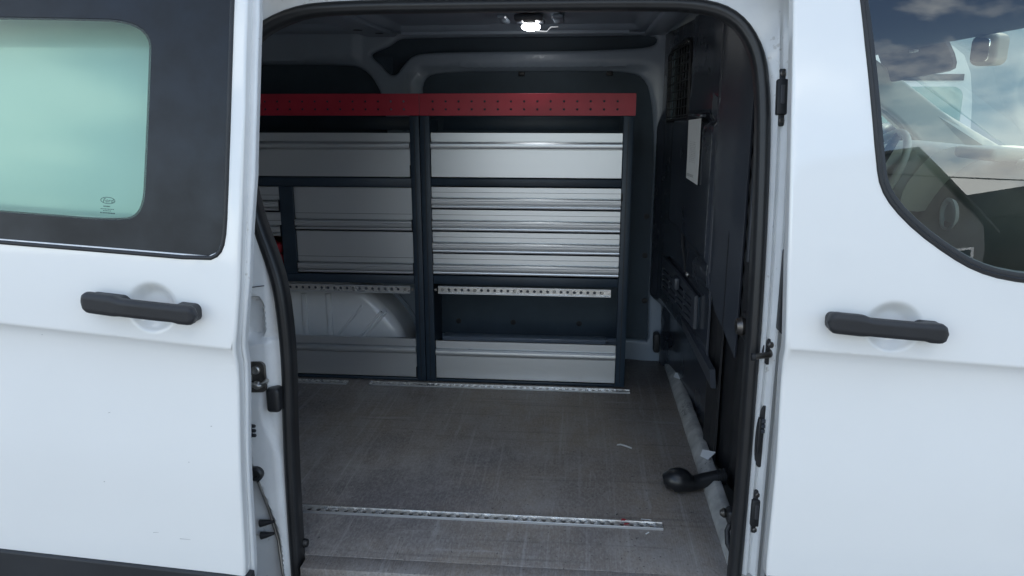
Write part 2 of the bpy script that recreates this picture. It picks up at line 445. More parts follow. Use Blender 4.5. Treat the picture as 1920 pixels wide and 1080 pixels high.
# ---------------------------------------------------------------- side opening: outline of the hole (x, z), seen from outside
OPEN = [(-.650, .44), (-.648, .70), (-.643, .89), (-.635, 1.02), (-.635, 1.13), (-.642, 1.21), (-.660, 1.275), (-.684, 1.34), (-.702, 1.41), (-.722, 1.49),
        (-.738, 1.58), (-.732, 1.66), (-.690, 1.735), (-.60, 1.780), (-.50, 1.790), (-.20, 1.790), (.10, 1.790), (.23, 1.786), (.300, 1.760), (.345, 1.695), (.358, 1.61),
        (.362, 1.50), (.364, 1.30), (.364, 1.05), (.366, .80), (.364, .60), (.362, .44)]
OP = smooth_pts(OPEN, 2)
def frame_fn(x, z):
    y = Tz(z)
    if x > -.1:                                   # B pillar: step out, groove, ridge towards the front door
        zz = sstep(1.80, 1.60, z)
        d = x - .368
        y -= .024 * sstep(-.004, .006, d) * zz + .008 * (1 - zz)
        y += .007 * sstep(.005, .012, d) * zz
        y -= .016 * sstep(.014, .022, d) * zz
        y += .012 * sstep(.026, .036, d) * zz
    else:                                         # C pillar: slanting jamb with pressings
        d = -.655 - x
        y -= .012 * sstep(-.01, .01, d) + .30 * max(0, d) * sstep(.0, .03, d) * .5
        # rounded slot pocket
        u = max(abs(x + .690) - .004, 0) / .016; v = max(abs(z - 1.148) - .028, 0) / .016
        y += .020 * sstep(1.25, .75, math.hypot(u, v))
        # ledge below the slot
        y -= .012 * sstep(1.098, 1.090, z + (x + .69) * -.18) * sstep(.88, 1.02, z)
        # S-shaped lower pressing
        sx = -.668 - .030 * sstep(.95, .83, z) * 0 + .028 * sstep(.93, .80, z)
        y -= .010 * sstep(sx - .004, sx - .014, x) * sstep(1.0, .95, z)
        sx2 = -.725 + .055 * sstep(.88, .60, z)
        y += .022 * sstep(sx2 + .006, sx2 - .008, x) * sstep(.90, .86, z)
    return (x, y, z)
panel('door_frame', [(-.95, .40), (.435, .40), (.435, 1.885), (-.95, 1.885)], [OP], frame_fn, (0, .03, 0), 'jamb_paint', VAN, .03, .004,
      dense=[(-.80, -.60, .45, 1.40, .006), (-.75, .40, 1.74, 1.835, .018)],
      lines=[[(.368 + d, .45), (.368 + d, 1.80)] for d in (.002, .006, .009, .012, .014, .018, .022, .026, .031, .036)])
# weld seams on the jambs
tube('jamb_seam', [(-.705 + .004 * i, -.0145 + .0006 * i - .004 * (1 if i < 11 else 1), 1.2115 + .0005 * i) for i in range(12)], .0012, 'trim_grey', VAN, 6)

# rubber door seal around the opening
sp = [p for p in OP]
def seal_frame_factory(pts):
    P3 = [Vector((x, Tz(z) - .004, z)) for x, z in pts]
    def fr(i):
        a = P3[max(i - 1, 0)]; b = P3[min(i + 1, len(P3) - 1)]; t = (b - a).normalized()
        Nn = Vector((0, -1, 0)); Nn = (Nn - t * Nn.dot(t)).normalized(); return (t.cross(Nn), Nn)
    return P3, fr
P3, fr = seal_frame_factory(sp)
# s>0 side decided so that the lip covers the inner edge
def inset_sign():
    S, _ = fr(5); return 1 if S.x > 0 else -1
sg = inset_sign()
seal_prof = [(sg * s, n_) for s, n_ in [(s * .8 + .0005, n_) for s, n_ in [(-.006, -.004), (-.006, .004), (-.003, .009), (.002, .0125), (.008, .0140), (.014, .0132), (.0155, .0122), (.017, .0124), (.0215, .0095), (.0255, .002), (.026, -.006), (.024, -.030), (.014, -.030), (.012, -.004)]]]
if sg < 0: seal_prof = seal_prof[::-1]
link('door_seal', sweep(P3, seal_prof, fr), 'rubber', VAN, 50)

# header behind the seal
def header_fn(x, z): return (x, .11 + (z - 1.77) * .25, z)
box('header_rail', -2.9, .44, .095, .20, 1.800, 1.85, 'inner_paint_shaded', VAN, .01)

# ---------------------------------------------------------------- load bay floor
fl = box('load_floor', -2.9, .355, .022, 1.56, .535, .56, 'floor_board', VAN, .001)
box('floor_nosing', -.622, .338, -.030, .0215, .537, .5592, 'floor_board', VAN, .002)
box('door_sill', -.615, .36, -.10, -.037, .43, .525, 'jamb_paint', VAN, .006)
box('step_well', -.70, .42, -.14, .02, .36, .445, 'cladding', VAN, .008)
def lash_rail_floor(x0, x1, yc, z0=.5605):
    w = .0135; pitch = .0245
    n = int((x1 - x0 - .012) / pitch); hs = [circle(x0 + .014 + pitch * i, yc, .0068, 9) for i in range(n)]
    o = panel('lashing_rail', [(x0, yc - w), (x1, yc - w), (x1, yc + w), (x0, yc + w)], hs, lambda u, v: (u, v, z0 + .0042 + .0016 * math.sin((u - x0 - .014) / pitch * 2 * math.pi + math.pi / 2) * -1 * (1 if abs(v - yc) < .008 else 0)), (0, 0, -.003), 'rail_metal', VAN, .006, 0, ang=30)
    box('rail_edge', x0, x1, yc - w - .002, yc - w + .0015, z0, z0 + .0065, 'aluminium', o, .0005, 1)
    box('rail_edge', x0, x1, yc + w - .0015, yc + w + .002, z0, z0 + .0065, 'rail_metal', o, .0005, 1)
    box('rail_channel', x0 + .001, x1 - .001, yc - w + .002, yc + w - .002, z0 - .0002, z0 + .0006, 'dark_steel', o, 0)
    return o
lash_rail_floor(-.80, .222, .216)
lash_rail_floor(-.785, .196, 1.132)
lash_rail_floor(-1.35, -.872, 1.129)

# ---------------------------------------------------------------- inner far wall of the load bay
WY = 1.50
UR = smooth_pts([(-.636, .645), (-.636, 1.60), (-.632, 1.70), (-.55, 1.721), (-.19, 1.722), (.13, 1.722), (.235, 1.705), (.270, 1.60), (.285, 1.40), (.283, .90), (.290, .645)], 2, False)
UL = smooth_pts([(-2.2, 1.02), (-2.2, 1.75), (-1.2, 1.751), (-.97, 1.751), (-.86, 1.740), (-.795, 1.65), (-.776, 1.52), (-.770, 1.02)], 2, False)
VOID = smooth_pts([(-.826, 1.795), (-.834, 1.783), (-.825, 1.767), (-.794, 1.744), (-.776, 1.718), (-.751, 1.704), (-.727, 1.712), (-.711, 1.734), (-.675, 1.776), (-.62, 1.790), (-.40, 1.793),
        (-.07, 1.793), (.13, 1.797), (.275, 1.806), (.28, 1.855), (.10, 1.850), (-.28, 1.850), (-.69, 1.850), (-.728, 1.842), (-.746, 1.826), (-.776, 1.812)], 2, True)
def wall_fn(x, z):
    y = WY
    y -= .018 * sstep(1.755, 1.775, z) * sstep(-.86, -.90, x)            # stepped rail above the left bay
    y += .016 * sstep(1.742, 1.730, z) * sstep(.30, .20, x) * (1 if x > -.66 else 0) * sstep(-.66, -.62, x)
    y -= .012 * sstep(-.70, -.69, x) * sstep(-.645, -.655, x) * sstep(1.72, 1.70, z)
    return (x, y, z)
panel('side_wall_frame', [(-2.8, .562), (.345, .562), (.345, 1.862), (-2.8, 1.862)], [shrink(UR, -.013), shrink(UL, -.013), shrink(VOID, -.012)], wall_fn, (0, .025, 0), 'inner_paint_shaded', VAN, .04, .014,
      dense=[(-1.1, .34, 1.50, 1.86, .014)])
def hole_plug(x, z, parent, y): return link('clip_hole', lathe([(.0115, 0), (.0115, -.003), (.009, -.003), (.008, -.0005), (.0003, -.0005)], 'y', 12, (x, y, z)), 'black_plastic', parent)
lp = panel('liner_panel', [(-.70, .61), (.31, .61), (.31, 1.78), (-.70, 1.78)], [], lambda x, z: (x, WY + .03, z), (0, .004, 0), 'liner', VAN, .2, 0)
for x, z in ((-.50, .704), (-.27, .704), (.004, .705), (.268, .81), (.262, 1.00), (.262, 1.16)): hole_plug(x * 1.01, z, lp, WY + .0295)
for x, z in ((-.24, 1.716), (.10, 1.716)): box('panel_clip', x - .012, x + .012, WY + .018, WY + .0297, z - .012, z + .004, 'black_plastic', lp, .003)
panel('liner_panel', [(-2.25, 1.0), (-.75, 1.0), (-.75, 1.78), (-2.25, 1.78)], [], lambda x, z: (x, WY + .03, z), (0, .004, 0), 'liner', VAN, .2, 0)
panel('void_shade_sheet', [(-.86, 1.69), (.33, 1.69), (.33, 1.885), (-.86, 1.885)], [], lambda x, z: (x, WY + .06, z), (0, .004, 0), 'liner', VAN, .2, 0)  # dark sheet standing in for the shade deep inside the void
box('wall_kick_band', -.56, .115, 1.44, 1.4985, .562, .662, 'inner_paint_shaded', VAN, .006)

# wheel arch bulge at the far side: rounded box with pressed ribs
def wheel_arch():
    verts = []; faces = []
    prof = [(-2.0, .562), (-1.95, .80), (-1.80, .92), (-1.1, .93), (-.93, .925), (-.86, .905), (-.79, .84), (-.71, .745), (-.672, .66), (-.668, .562)]
    prof = smooth_pts(prof, 2)
    yf = 1.30; yb = 1.499; rr = .045
    rings = [(0, yb)] + [(0, yf + rr)] + [(rr * math.sin(R(a)) * 1.0, yf + rr * math.cos(R(a))) for a in (20, 40, 60, 75, 90)]
    rings = [(0, yb), (0, yf + rr), (rr * .06, yf + rr * .66), (rr * .23, yf + rr * .36), (rr * .5, yf + rr * .13), (rr * .8, yf + rr * .02), (rr, yf)]
    cx, cz = -1.3, .62; n = len(prof)
    for ins, y in rings:
        for i, (x, z) in enumerate(prof):
            a = prof[max(i - 1, 0)]; b = prof[min(i + 1, n - 1)]; t = Vector((b[0] - a[0], b[1] - a[1])).normalized(); nn = Vector((t.y, -t.x))
            verts.append((x + nn.x * ins, y, max(z + nn.y * ins, .562)))
    for k in range(len(rings) - 1):
        for i in range(n - 1): faces.append((k * n + i, k * n + i + 1, (k + 1) * n + i + 1, (k + 1) * n + i))
    faces.append(tuple((len(rings) - 1) * n + i for i in range(n)))
    o = link('wheel_arch', mesh(verts, faces), 'inner_paint_lit', VAN, 40)
    for x in (-1.20, -1.085, -.985):
        box('rib', x - .011, x + .011, 1.290, 1.3015, .64, .87, 'inner_paint_lit', o, .004, 3)
    for (a, b) in (((-.955, .70), (-.85, .825)), ((-.875, .685), (-.775, .80)), ((-.855, .685), (-.755, .80))):
        tube('rib', [(a[0], 1.300, a[1]), (b[0], 1.300, b[1])], .0055, 'inner_paint_lit', o, 8)
wheel_arch()
tube('wheel_arch_lip', [(-.86, 1.485, .935), (-.79, 1.485, .872), (-.71, 1.485, .778), (-.655, 1.485, .68), (-.648, 1.485, .60)], .004, 'inner_paint_shaded', VAN, 8)

# ---------------------------------------------------------------- ceiling inside
CZ = 1.862
def ceil_fn(x, y):
    z = CZ
    e = min(x + .70, .20 - x, 1.40 - y + .02)
    z += .020 * sstep(0, .022, e) * sstep(-.70, -.69, x)
    e2 = min(-.86 - x, 1.36 - y)
    z += .022 * sstep(0, .025, e2)
    z += .006 * sstep(.06, .02, abs(x + .30)) * (1 if e > .03 else 0)
    return (x, y, z)
panel('ceiling', [(-2.9, .13), (.44, .13), (.44, 1.53), (-2.9, 1.53)], [], ceil_fn, (0, 0, .004), 'inner_paint_shaded', VAN, .045, 0, dense=[(-1.15, .36, .75, 1.53, .013)])
bow = box('roof_bow', -.835, -.715, .15, 1.47, CZ - .014, CZ + .004, 'inner_paint_shaded', VAN, .008, 3)
box('roof_bow', .225, .30, .15, 1.47, CZ - .016, CZ + .004, 'inner_paint_shaded', VAN, .008, 3)
box('ceiling_lip', -.69, .165, 1.425, 1.437, CZ - .012, CZ + .006, 'inner_paint_shaded', VAN, .003)
for x, y in ((-.79, 1.20), (-.745, 1.32)):
    link('bow_slot', lathe([(.016, 0), (.016, -.0015), (.0003, -.0015)], 'z', 14, (x, y, CZ - .0142)), 'black_plastic', bow)
for v in (-.008, .008): tube('bow_bead', [(-.722 + v, .6, CZ - .012), (-.722 + v, 1.4, CZ - .012)], .0035, 'inner_paint_shaded', bow, 8)

# lit interior lamp
LX, LY, LZ = -.178, 1.13, 1.842
lampo = box('load_lamp', LX - .05, LX + .045, LY - .09, LY + .06, LZ + .016, LZ + .034, 'trim_grey', VAN, .006)
bm = bmesh.new(); bmesh.ops.create_uvsphere(bm, u_segments=28, v_segments=14, radius=1)
for v in bm.verts: v.co = Vector((LX + v.co.x * .032, LY + v.co.y * .026, LZ + .004 + v.co.z * .014))
link('lamp_lens', bm_mesh(bm), 'lamp_lens', lampo)
for k in range(3): box('lamp_contact', LX - .02 + .004 * k, LX + .018, LY - .075 + .016 * k, LY - .071 + .016 * k, LZ + .010, LZ + .017, 'steel', lampo, .001)
box('lamp_bracket', LX - .105, LX - .075, LY - .10, LY + .07, LZ + .020, LZ + .034, 'inner_paint_shaded', lampo, .008)
box('lamp_bracket', LX + .072, LX + .11, LY - .10, LY + .07, LZ + .019, LZ + .034, 'inner_paint_shaded', lampo, .01)
tube('lamp_wire', [(LX + .02, LY + .05, LZ - .004), (LX + .05, LY + .06, LZ - .006), (LX + .065, LY + .055, LZ + .008), (LX + .09, LY + .05, LZ + .008)], .0018, 'white_plastic', lampo, 6)
la_d = bpy.data.lights.new('load_lamp_light', 'AREA'); la_d.shape = 'ELLIPSE'; la_d.size = .07; la_d.size_y = .05; la_d.energy = .07; la_d.color = (.92, .97, 1)
la = bpy.data.objects.new('load_lamp_light', la_d); COL.objects.link(la); la.location = (LX, LY, LZ - .014); la.parent = VAN
la.matrix_parent_inverse = Matrix.Translation(-Vector(VAN.location))

# ---------------------------------------------------------------- bulkhead between load bay and cab
def bx(y): return .300 + .085 * (1.56 - y)
MESHH = [(1.375, 1.535), (1.035, 1.552), (1.03, 1.585), (1.045, 1.79), (1.10, 1.800), (1.33, 1.785), (1.385, 1.765)]
def bulk_fn(y, z):
    x = bx(y)
    # raised flap with bottom lip next to the mesh window
    if .70 < y < 1.02: x -= .012 * sstep(1.548, 1.57, z) * sstep(1.02, .985, y)
    # pressed hatch: diagonal lower edge and vertical front edge
    edge = 1.19 - (.80 - y) * .0 - max(0, (1.13 - y)) * .10
    x -= .014 * sstep(edge - .012, edge + .006, z) * sstep(.655, .67, y) * sstep(1.30, 1.20, y) * sstep(1.55, 1.53, z)
    d2 = z - (1.062 + (.93 - y) * .05)
    x -= .010 * sstep(-.006, .004, d2) * sstep(.060, .050, d2) * sstep(.60, .62, y) * sstep(.94, .92, y)
    x += .05 * sstep(.86, .80, z)
    x -= .024 * math.exp(-((y - 1.465) / .04) ** 2) * sstep(1.60, 1.50, z)
    return (x, y, z)
BK = panel('bulkhead', [(1.555, .565), (1.555, 1.80), (1.50, 1.85), (.66, 1.855), (.645, .565)], [MESHH], bulk_fn, (.006, 0, 0), 'bulkhead_steel', VAN, .04, .002,
      dense=[(.60, 1.53, .78, 1.62, .012)])
# bent return along the top and a rounded rib towards the far wall
# mesh guard over the window: single wires
for i in range(8):
    y = 1.06 + .042 * i; tube('mesh_wire', [(bx(y) - .004, y, 1.545), (bx(y) - .004, y, 1.795 - .03 * max(0, y - 1.2))], .0018, 'black_plastic', BK, 6)
for j in range(9):
    z = 1.552 + .028 * j; tube('mesh_wire', [(bx(1.035) - .0065, 1.035, z + .01), (bx(1.38) - .0065, 1.38, z - .004)], .0018, 'black_plastic', BK, 6)
tube('mesh_frame', [(bx(y) - .004, y, z) for y, z in MESHH + MESHH[:1]], .0055, 'black_plastic', BK, 8)
panel('bulkhead_window', [(1.39, 1.525), (1.02, 1.54), (1.03, 1.80), (1.39, 1.79)], [], lambda y, z: (bx(y) + .012, y, z), (.004, 0, 0), 'clear_glass', BK, .2, 0)
# bottom lip of the flap
box('flap_lip', bx(.86) - .026, bx(.86) - .008, .735, .985, 1.556, 1.566, 'bulkhead_steel', BK, .003)
# ventilation grille with separate slats
vg = panel('vent_grille', [(1.285, .922), (.755, .922), (.760, 1.024), (1.02, 1.040), (1.285, 1.046)],
      [[(a + .01, b), (a - .10 + .004, b), (a - .10 + .004, b + .009), (a + .01, b + .009)] for a in (1.255, 1.135, 1.015, .895) for b in (.936, .957, .978, .999)],
      lambda y, z: (bx(y) - .016, y, z), (.010, 0, 0), 'trim_grey', BK, .05, .001, rows=1)
panel('grille_back', [(1.28, .925), (.76, .925), (.76, 1.02), (1.28, 1.04)], [], lambda y, z: (bx(y) - .003, y, z), (.002, 0, 0), 'liner', BK, .2, 0)
box('grille_catch', bx(.99) - .034, bx(.99) - .016, .955, 1.02, .995, 1.035, 'trim_grey', BK, .006)
bolt('bolt', bx(.92) - .003, .922, 1.056, .009, 'steel', BK, 'x')
# sloping bracket below the grille
br = mesh([(bx(.95) - .012, .95, .905), (bx(.95) - .004, .95, .868), (bx(.56) - .012, .555, .862), (bx(.56) - .004, .555, .806),
           (bx(.95) + .004, .95, .905), (bx(.95) + .010, .95, .868), (bx(.56) + .004, .555, .862), (bx(.56) + .010, .555, .806)],
          [(0, 1, 3, 2), (4, 6, 7, 5), (0, 2, 6, 4), (1, 5, 7, 3), (0, 4, 5, 1), (2, 3, 7, 6)])
link('bracket', br, 'trim_grey', BK)
tube('pull_cord', [(bx(1.03) - .004, 1.03, 1.19), (bx(1.0) - .006, 1.0, 1.14), (bx(.96) - .006, .965, 1.09), (bx(.95) - .004, .945, 1.06)], .005, 'black_plastic', BK, 8)
# B pillar lining: strip coloured lighter where door light falls, darker post; follows the pillar plan
PL = [(.374, .665), (.377, .645), (.384, .635), (.428, .455), (.452, .30), (.452, .14), (.405, .055), (.385, .040), (.366, .020)]
PLs = smooth_pts(PL, 1)
acc = [0]
for i in range(1, len(PLs)): acc.append(acc[-1] + math.dist(PLs[i - 1], PLs[i]))
def plan(s):
    s = max(0, min(acc[-1] - 1e-6, s))
    for i in range(1, len(acc)):
        if s <= acc[i]:
            t = (s - acc[i - 1]) / (acc[i] - acc[i - 1]); a, b = PLs[i - 1], PLs[i]; return (a[0] + (b[0] - a[0]) * t, a[1] + (b[1] - a[1]) * t)
def pil_fn(s, z):
    x, y = plan(s); y += Tz(z) * sstep(.2, .9, s / acc[-1])
    x -= .010 * sstep(.02, .03, s) * sstep(.19, .17, s) * sstep(1.25, 1.32, z)
    return (x, y, z)
pt = panel('pillar_lining', [(0, .56), (acc[-1], .56), (acc[-1], 1.80), (.0, 1.86)], [], lambda s_, z: (pil_fn(s_, z)[0] + .014 * sstep(.21, .19, s_), pil_fn(s_, z)[1], z), (.006, .004, 0), 'black_plastic', VAN, .03, 0)
panel('lit_lining_strip', [(0, 1.10), (.06, 1.02), (.203, .93), (.203, 1.30), (.203, 1.70), (.12, 1.86), (0, 1.86)], [], lambda s_, z: (pil_fn(s_, z)[0] - .003, pil_fn(s_, z)[1], z), (.006, .004, 0), 'trim_grey', pt, .03, .002)
box('light_leak_filler', .400, .406, .55, .74, .57, 1.84, 'black_plastic', pt, 0)  # added filler, blocks light leaking in beside the bulkhead edge
for s_, z0_, z1_ in ((.245, 1.20, 1.78), (.30, .70, 1.60), (.012, 1.12, 1.80)):
    tube('highlight_rib', [Vector(pil_fn(s_, z0_ + (z1_ - z0_) * k / 12)) + Vector((-.002, 0, 0)) for k in range(13)], .0055, 'trim_grey', pt, 8)  # added greyer tubes that draw vertical highlights on the lining
bolt('cover_cap', .428, .30, 1.60, .010, 'steel', pt, 'x')
tube('belt_bar', [(.435, .30, 1.66), (.437, .30, 1.40), (.437, .29, 1.22)], .008, 'black_plastic', pt, 10)
bk = box('belt_anchor', .405, .437, .25, .36, 1.02, 1.09, 'black_plastic', pt, .012, 3)
link('anchor_knob', lathe([(.02, 0), (.024, -.01), (.018, -.022), (.0003, -.024)], 'x', 16, (.405, .30, 1.065)), 'dark_steel', bk)

# kick rail at the foot of the bulkhead
ks = smooth_pts([(.353, .5605), (.3535, .574), (.3545, .5765), (.3735, .5985), (.3765, .600), (.392, .600), (.3945, .5985), (.395, .5605)], 0)
vsx = []; fcs = []; nK = len(ks)
for i in range(31):
    y = -.03 + 1.56 * i / 30; w = .0005 * math.sin(i * 1.7) + .0004 * math.sin(i * 3.1)
    for x, z in ks: vsx.append((x + w * (1 if z > .57 else 0), y, z + w * .5 * (1 if z > .57 else 0)))
for i in range(30):
    for j in range(nK - 1): fcs.append((i * nK + j, i * nK + j + 1, (i + 1) * nK + j + 1, (i + 1) * nK + j))
fcs.append(tuple(range(nK))); fcs.append(tuple(30 * nK + j for j in range(nK)))
kr = link('kick_rail', mesh(vsx, fcs), 'strip_grey', VAN, 40)
for y in (1.18, .52):
    pts_ = [(.380, y, .601), (.404, y + .02, .616), (.372, y + .055, .606), (.362, y + .03, .597)]
    link('peeled_tape', mesh([Vector(p) for p in pts_] + [Vector(p) + Vector((0, 0, .0012)) for p in pts_], [(0, 1, 2, 3), (4, 5, 6, 7), (0, 1, 5, 4), (1, 2, 6, 5), (2, 3, 7, 6), (3, 0, 4, 7)]), 'white_plastic', kr, 20)
box('corner_catch', .305, .33, 1.42, 1.47, .62, .70, 'black_plastic', VAN, .008)
# cable clip low on the pillar
cc = box('cable_clip', .350, .378, .085, .12, .650, .685, 'black_plastic', VAN, .008, 3)
tube('cable', [(.362, .10, .655), (.352, .09, .635), (.352, .075, .612), (.362, .055, .595), (.385, .05, .585)], .0065, 'black_plastic', cc, 8)
link('clip_screw', lathe([(.010, 0), (.012, -.006), (.006, -.014), (.0003, -.015)], 'x', 12, (.350, .105, .672)), 'dark_steel', cc)
# black fittings low at the rear edge of the opening
rf = box('roller_fitting', -.640, -.616, .000, .021, .505, .535, 'black_plastic', VAN, .006)
link('rubber_buffer', lathe([(.010, 0), (.012, .008), (.009, .02), (.0003, .022)], 'x', 14, (-.640, .022, .590)), 'rubber', VAN)

# ---------------------------------------------------------------- hardware on the jambs
def jp(x, z): return frame_fn(x, z)[1]
# C pillar: striker plate, bump stop, pins, grommet, rod, clips
yS = jp(-.688, 1.02) - .004
st = panel('striker_plate', rrect(-.716, -.668, .986, 1.052, .010), [], lambda x, z: (x, yS + (x + .69) * .10, z), (0, .006, 0), 'dark_steel', VAN, .02, .002)
for z in (1.036, 1.002): link('bolt_head', lathe([(.0095, .002), (.0095, -.003), (.007, -.005), (.004, -.005), (.0038, -.002), (.0003, -.002)], 'y', 14, (-.685, yS, z)), 'steel', st)
link('striker_boss', lathe([(.015, .002), (.012, -.010), (.007, -.016), (.0003, -.017)], 'y', 16, (-.708, yS, 1.018)), 'steel', st)
tube('striker_loop', smooth_pts([(-.704, yS - .004, 1.020), (-.698, yS - .030, 1.018), (-.672, yS - .036, 1.014), (-.662, yS - .030, 1.012), (-.664, yS + .004, 1.011)], 2), .0052, 'steel', st, 10)
yB = jp(-.645, .97)
box('bump_stop', -.667, -.637, yB - .030, yB + .004, .940, .995, 'rubber', VAN, .008, 3)
ct = box('contact_block', -.720, -.706, jp(-.712, .90) - .008, jp(-.712, .90) + .01, .878, .915, 'black_plastic', VAN, .003)
for z in (.886, .897, .908): link('contact_pin', lathe([(.004, 0), (.004, .009), (.003, .012), (.0003, .012)], 'x', 10, (-.707, jp(-.712, .90) - .006, z)), 'black_plastic', ct)
yG = jp(-.70, .785)
gm = link('grommet', lathe([(.017, .004), (.017, -.006), (.013, -.010), (.008, -.010), (.007, -.005), (.0003, -.005)], 'y', 18, (-.705, yG - .002, .792)), 'rubber', VAN)
tube('stay_rod', [(-.700, yG - .008, .775), (-.690, jp(-.69, .70) - .008, .70), (-.676, jp(-.676, .62) - .008, .62), (-.664, jp(-.664, .54) - .006, .54), (-.66, jp(-.66, .5) - .004, .50)], .0033, 'steel', VAN, 8)
for z, ln in ((.663, .030), (.632, .026)):
    tube('clip_peg', [(-.712, jp(-.705, z) - .012, z - .002), (-.700, jp(-.70, z) - .012, z), (-.712 + ln + .004, jp(-.69, z) - .012, z + .004)], [.009, .007, .003], 'black_plastic', VAN, 10)
# B pillar: upper guide, striker pin, contact strip, lower guide
def pill_y(z): return jp(.383, z)
def guide(z0, z1, xc, name):
    ym = pill_y((z0 + z1) / 2); s = (pill_y(z1) - pill_y(z0)) / (z1 - z0)
    M = Matrix.Translation((xc, ym, (z0 + z1) / 2)) @ Matrix.Rotation(math.atan(-s), 4, 'X')
    h = (z1 - z0) / 2
    o = box(name, -.0065, .0065, -.006, .006, -h, h, 'black_plastic', VAN, .003, 2, M)
    box('guide_body', -.011, .009, -.013, .002, -h * .62, h * .62, 'black_plastic', o, .003, 2, M)
    box('guide_slot', -.004, .003, -.0150, -.006, -h * .25, h * .40, 'hub_plastic', o, .001, 1, M)
    for k in (-1, 1):
        b = lathe([(.005, 0), (.005, -.003), (.003, -.0045), (.0022, -.0025), (.0003, -.0025)], 'y', 10, (0, -.006, k * h * .82))
        b.transform(M); link('screw', b, 'dark_steel', o)
    return o
guide(1.546, 1.655, .380, 'door_guide'); guide(.700, .800, .3835, 'door_guide')
sq = panel('pin_plate', circle(.383, 1.105, .011, 14, .026), [], lambda x, z: (x, pill_y(1.105) - .004, z), (0, .006, 0), 'black_plastic', VAN, .02, .002)
tube('guide_pin', [(.384, pill_y(1.105) - .004, 1.103), (.378, pill_y(1.105) - .014, 1.102), (.350, pill_y(1.105) - .022, 1.100)], [.009, .0065, .0055], 'dark_steel', sq, 12)
link('pin_head', lathe([(.008, 0), (.0085, -.007), (.0003, -.008)], 'x', 12, (.352, pill_y(1.105) - .022, 1.100)), 'black_plastic', sq)
link('pin_nut', lathe([(.0065, 0), (.0065, -.008), (.004, -.010), (.0003, -.010)], 'y', 6, (.384, pill_y(1.105) - .004, 1.122)), 'dark_steel', sq)
cs = panel('contact_strip', smooth_pts([(.378, .855), (.372, .88), (.373, .96), (.380, .985), (.390, .992), (.395, .975), (.392, .88), (.386, .855)], 2, True), [], lambda x, z: (x, pill_y(.92) - .006, z), (0, .008, 0), 'black_plastic', VAN, .02, .002)
for k in range(3): box('contact_pad', .376, .386, pill_y(.92) - .011, pill_y(.92) - .005, .932 + .011 * k, .940 + .011 * k, 'trim_grey', cs, .001, 1)
box('contact_ridge', .372, .379, pill_y(.92) - .013, pill_y(.92) - .004, .885, .965, 'black_plastic', cs, .003)

# ---------------------------------------------------------------- exterior skins
def cup(x, z, cx, cz, rx, rz, dep):
    d = math.hypot((x - cx) / rx, (z - cz) / rz); return dep * sstep(1.03, .45, d) * (1 if d < 1.1 else 0)
def skin_y(x, z, y0, zc):
    h = z - zc
    if h > 0: y = y0 + tumble(h + .0)
    else:
        y = y0 + .013 * (1 - math.exp(h / .018)) - .012 * sstep(-.03, -.30, h)
    return y
def make_handle(xa, xb, za, zb, y0, zc_fn, parent, hand_name='door_handle'):
    """pull handle: two lobes standing on pads, slimmer grip between; from (xa,za) to (xb,zb)"""
    L_ = xb - xa; n = 40; seg = 28; verts = []; faces = []
    for i in range(n + 1):
        t = i / n; x = xa + L_ * t; z = za + (zb - za) * t
        lobeL = sstep(.36, .28, t); lobeR = sstep(.80, .86, t)
        endL = math.sqrt(max(0, 1 - (1 - min(1, t / .07)) ** 2)); endR = math.sqrt(max(0, 1 - (1 - min(1, (1 - t) / .07)) ** 2)); e = max(.06, endL * endR)
        hh = (.0168 + .0030 * lobeL + .0014 * lobeR) * e
        yo = -.025 - .005 * math.sin(math.pi * t); th = .0125 * (.35 + .65 * e)
        zz = z + .0012 * lobeL - .001 * lobeR
        ys = skin_y(x, zz, y0, zc_fn(x))
        for j in range(seg):
            a = 2 * math.pi * j / seg; c, s = math.cos(a), math.sin(a)
            pz = hh * math.copysign(abs(s) ** .6, s); py = th * math.copysign(abs(c) ** .7, c)
            if j == seg // 2: py += .0016         # parting line along the grip
            verts.append((x, ys + yo + py, zz + pz))
    for i in range(n):
        for j in range(seg): faces.append((i * seg + j, i * seg + (j + 1) % seg, (i + 1) * seg + (j + 1) % seg, (i + 1) * seg + j))
    faces.append(tuple(range(seg))); faces.append(tuple(n * seg + j for j in range(seg)))
    h = link(hand_name, mesh(verts, faces), 'black_plastic', parent, 40)
    for t0, t1, hz in ((.03, .345, .0118), (.79, .975, .0115)):
        x0, x1 = xa + L_ * t0, xa + L_ * t1; zm = za + (zb - za) * (t0 + t1) / 2; sl = (zb - za) / L_
        panel('handle_pad', rrect(x0, x1, zm - hz - .004, zm + hz + .001, .009), [], lambda x, z: (x, skin_y(x, z, y0, zc_fn(x)) - .022, z + (x - (x0 + x1) / 2) * sl), (0, .030, 0), 'black_plastic', parent, .03, .002)
    return h

def crease(x0, x1, zc): return [[(x0, zc(x0) - d), (x1, zc(x1) - d)] for d in (-.004, 0, .003, .007, .012, .018, .026, .036)]
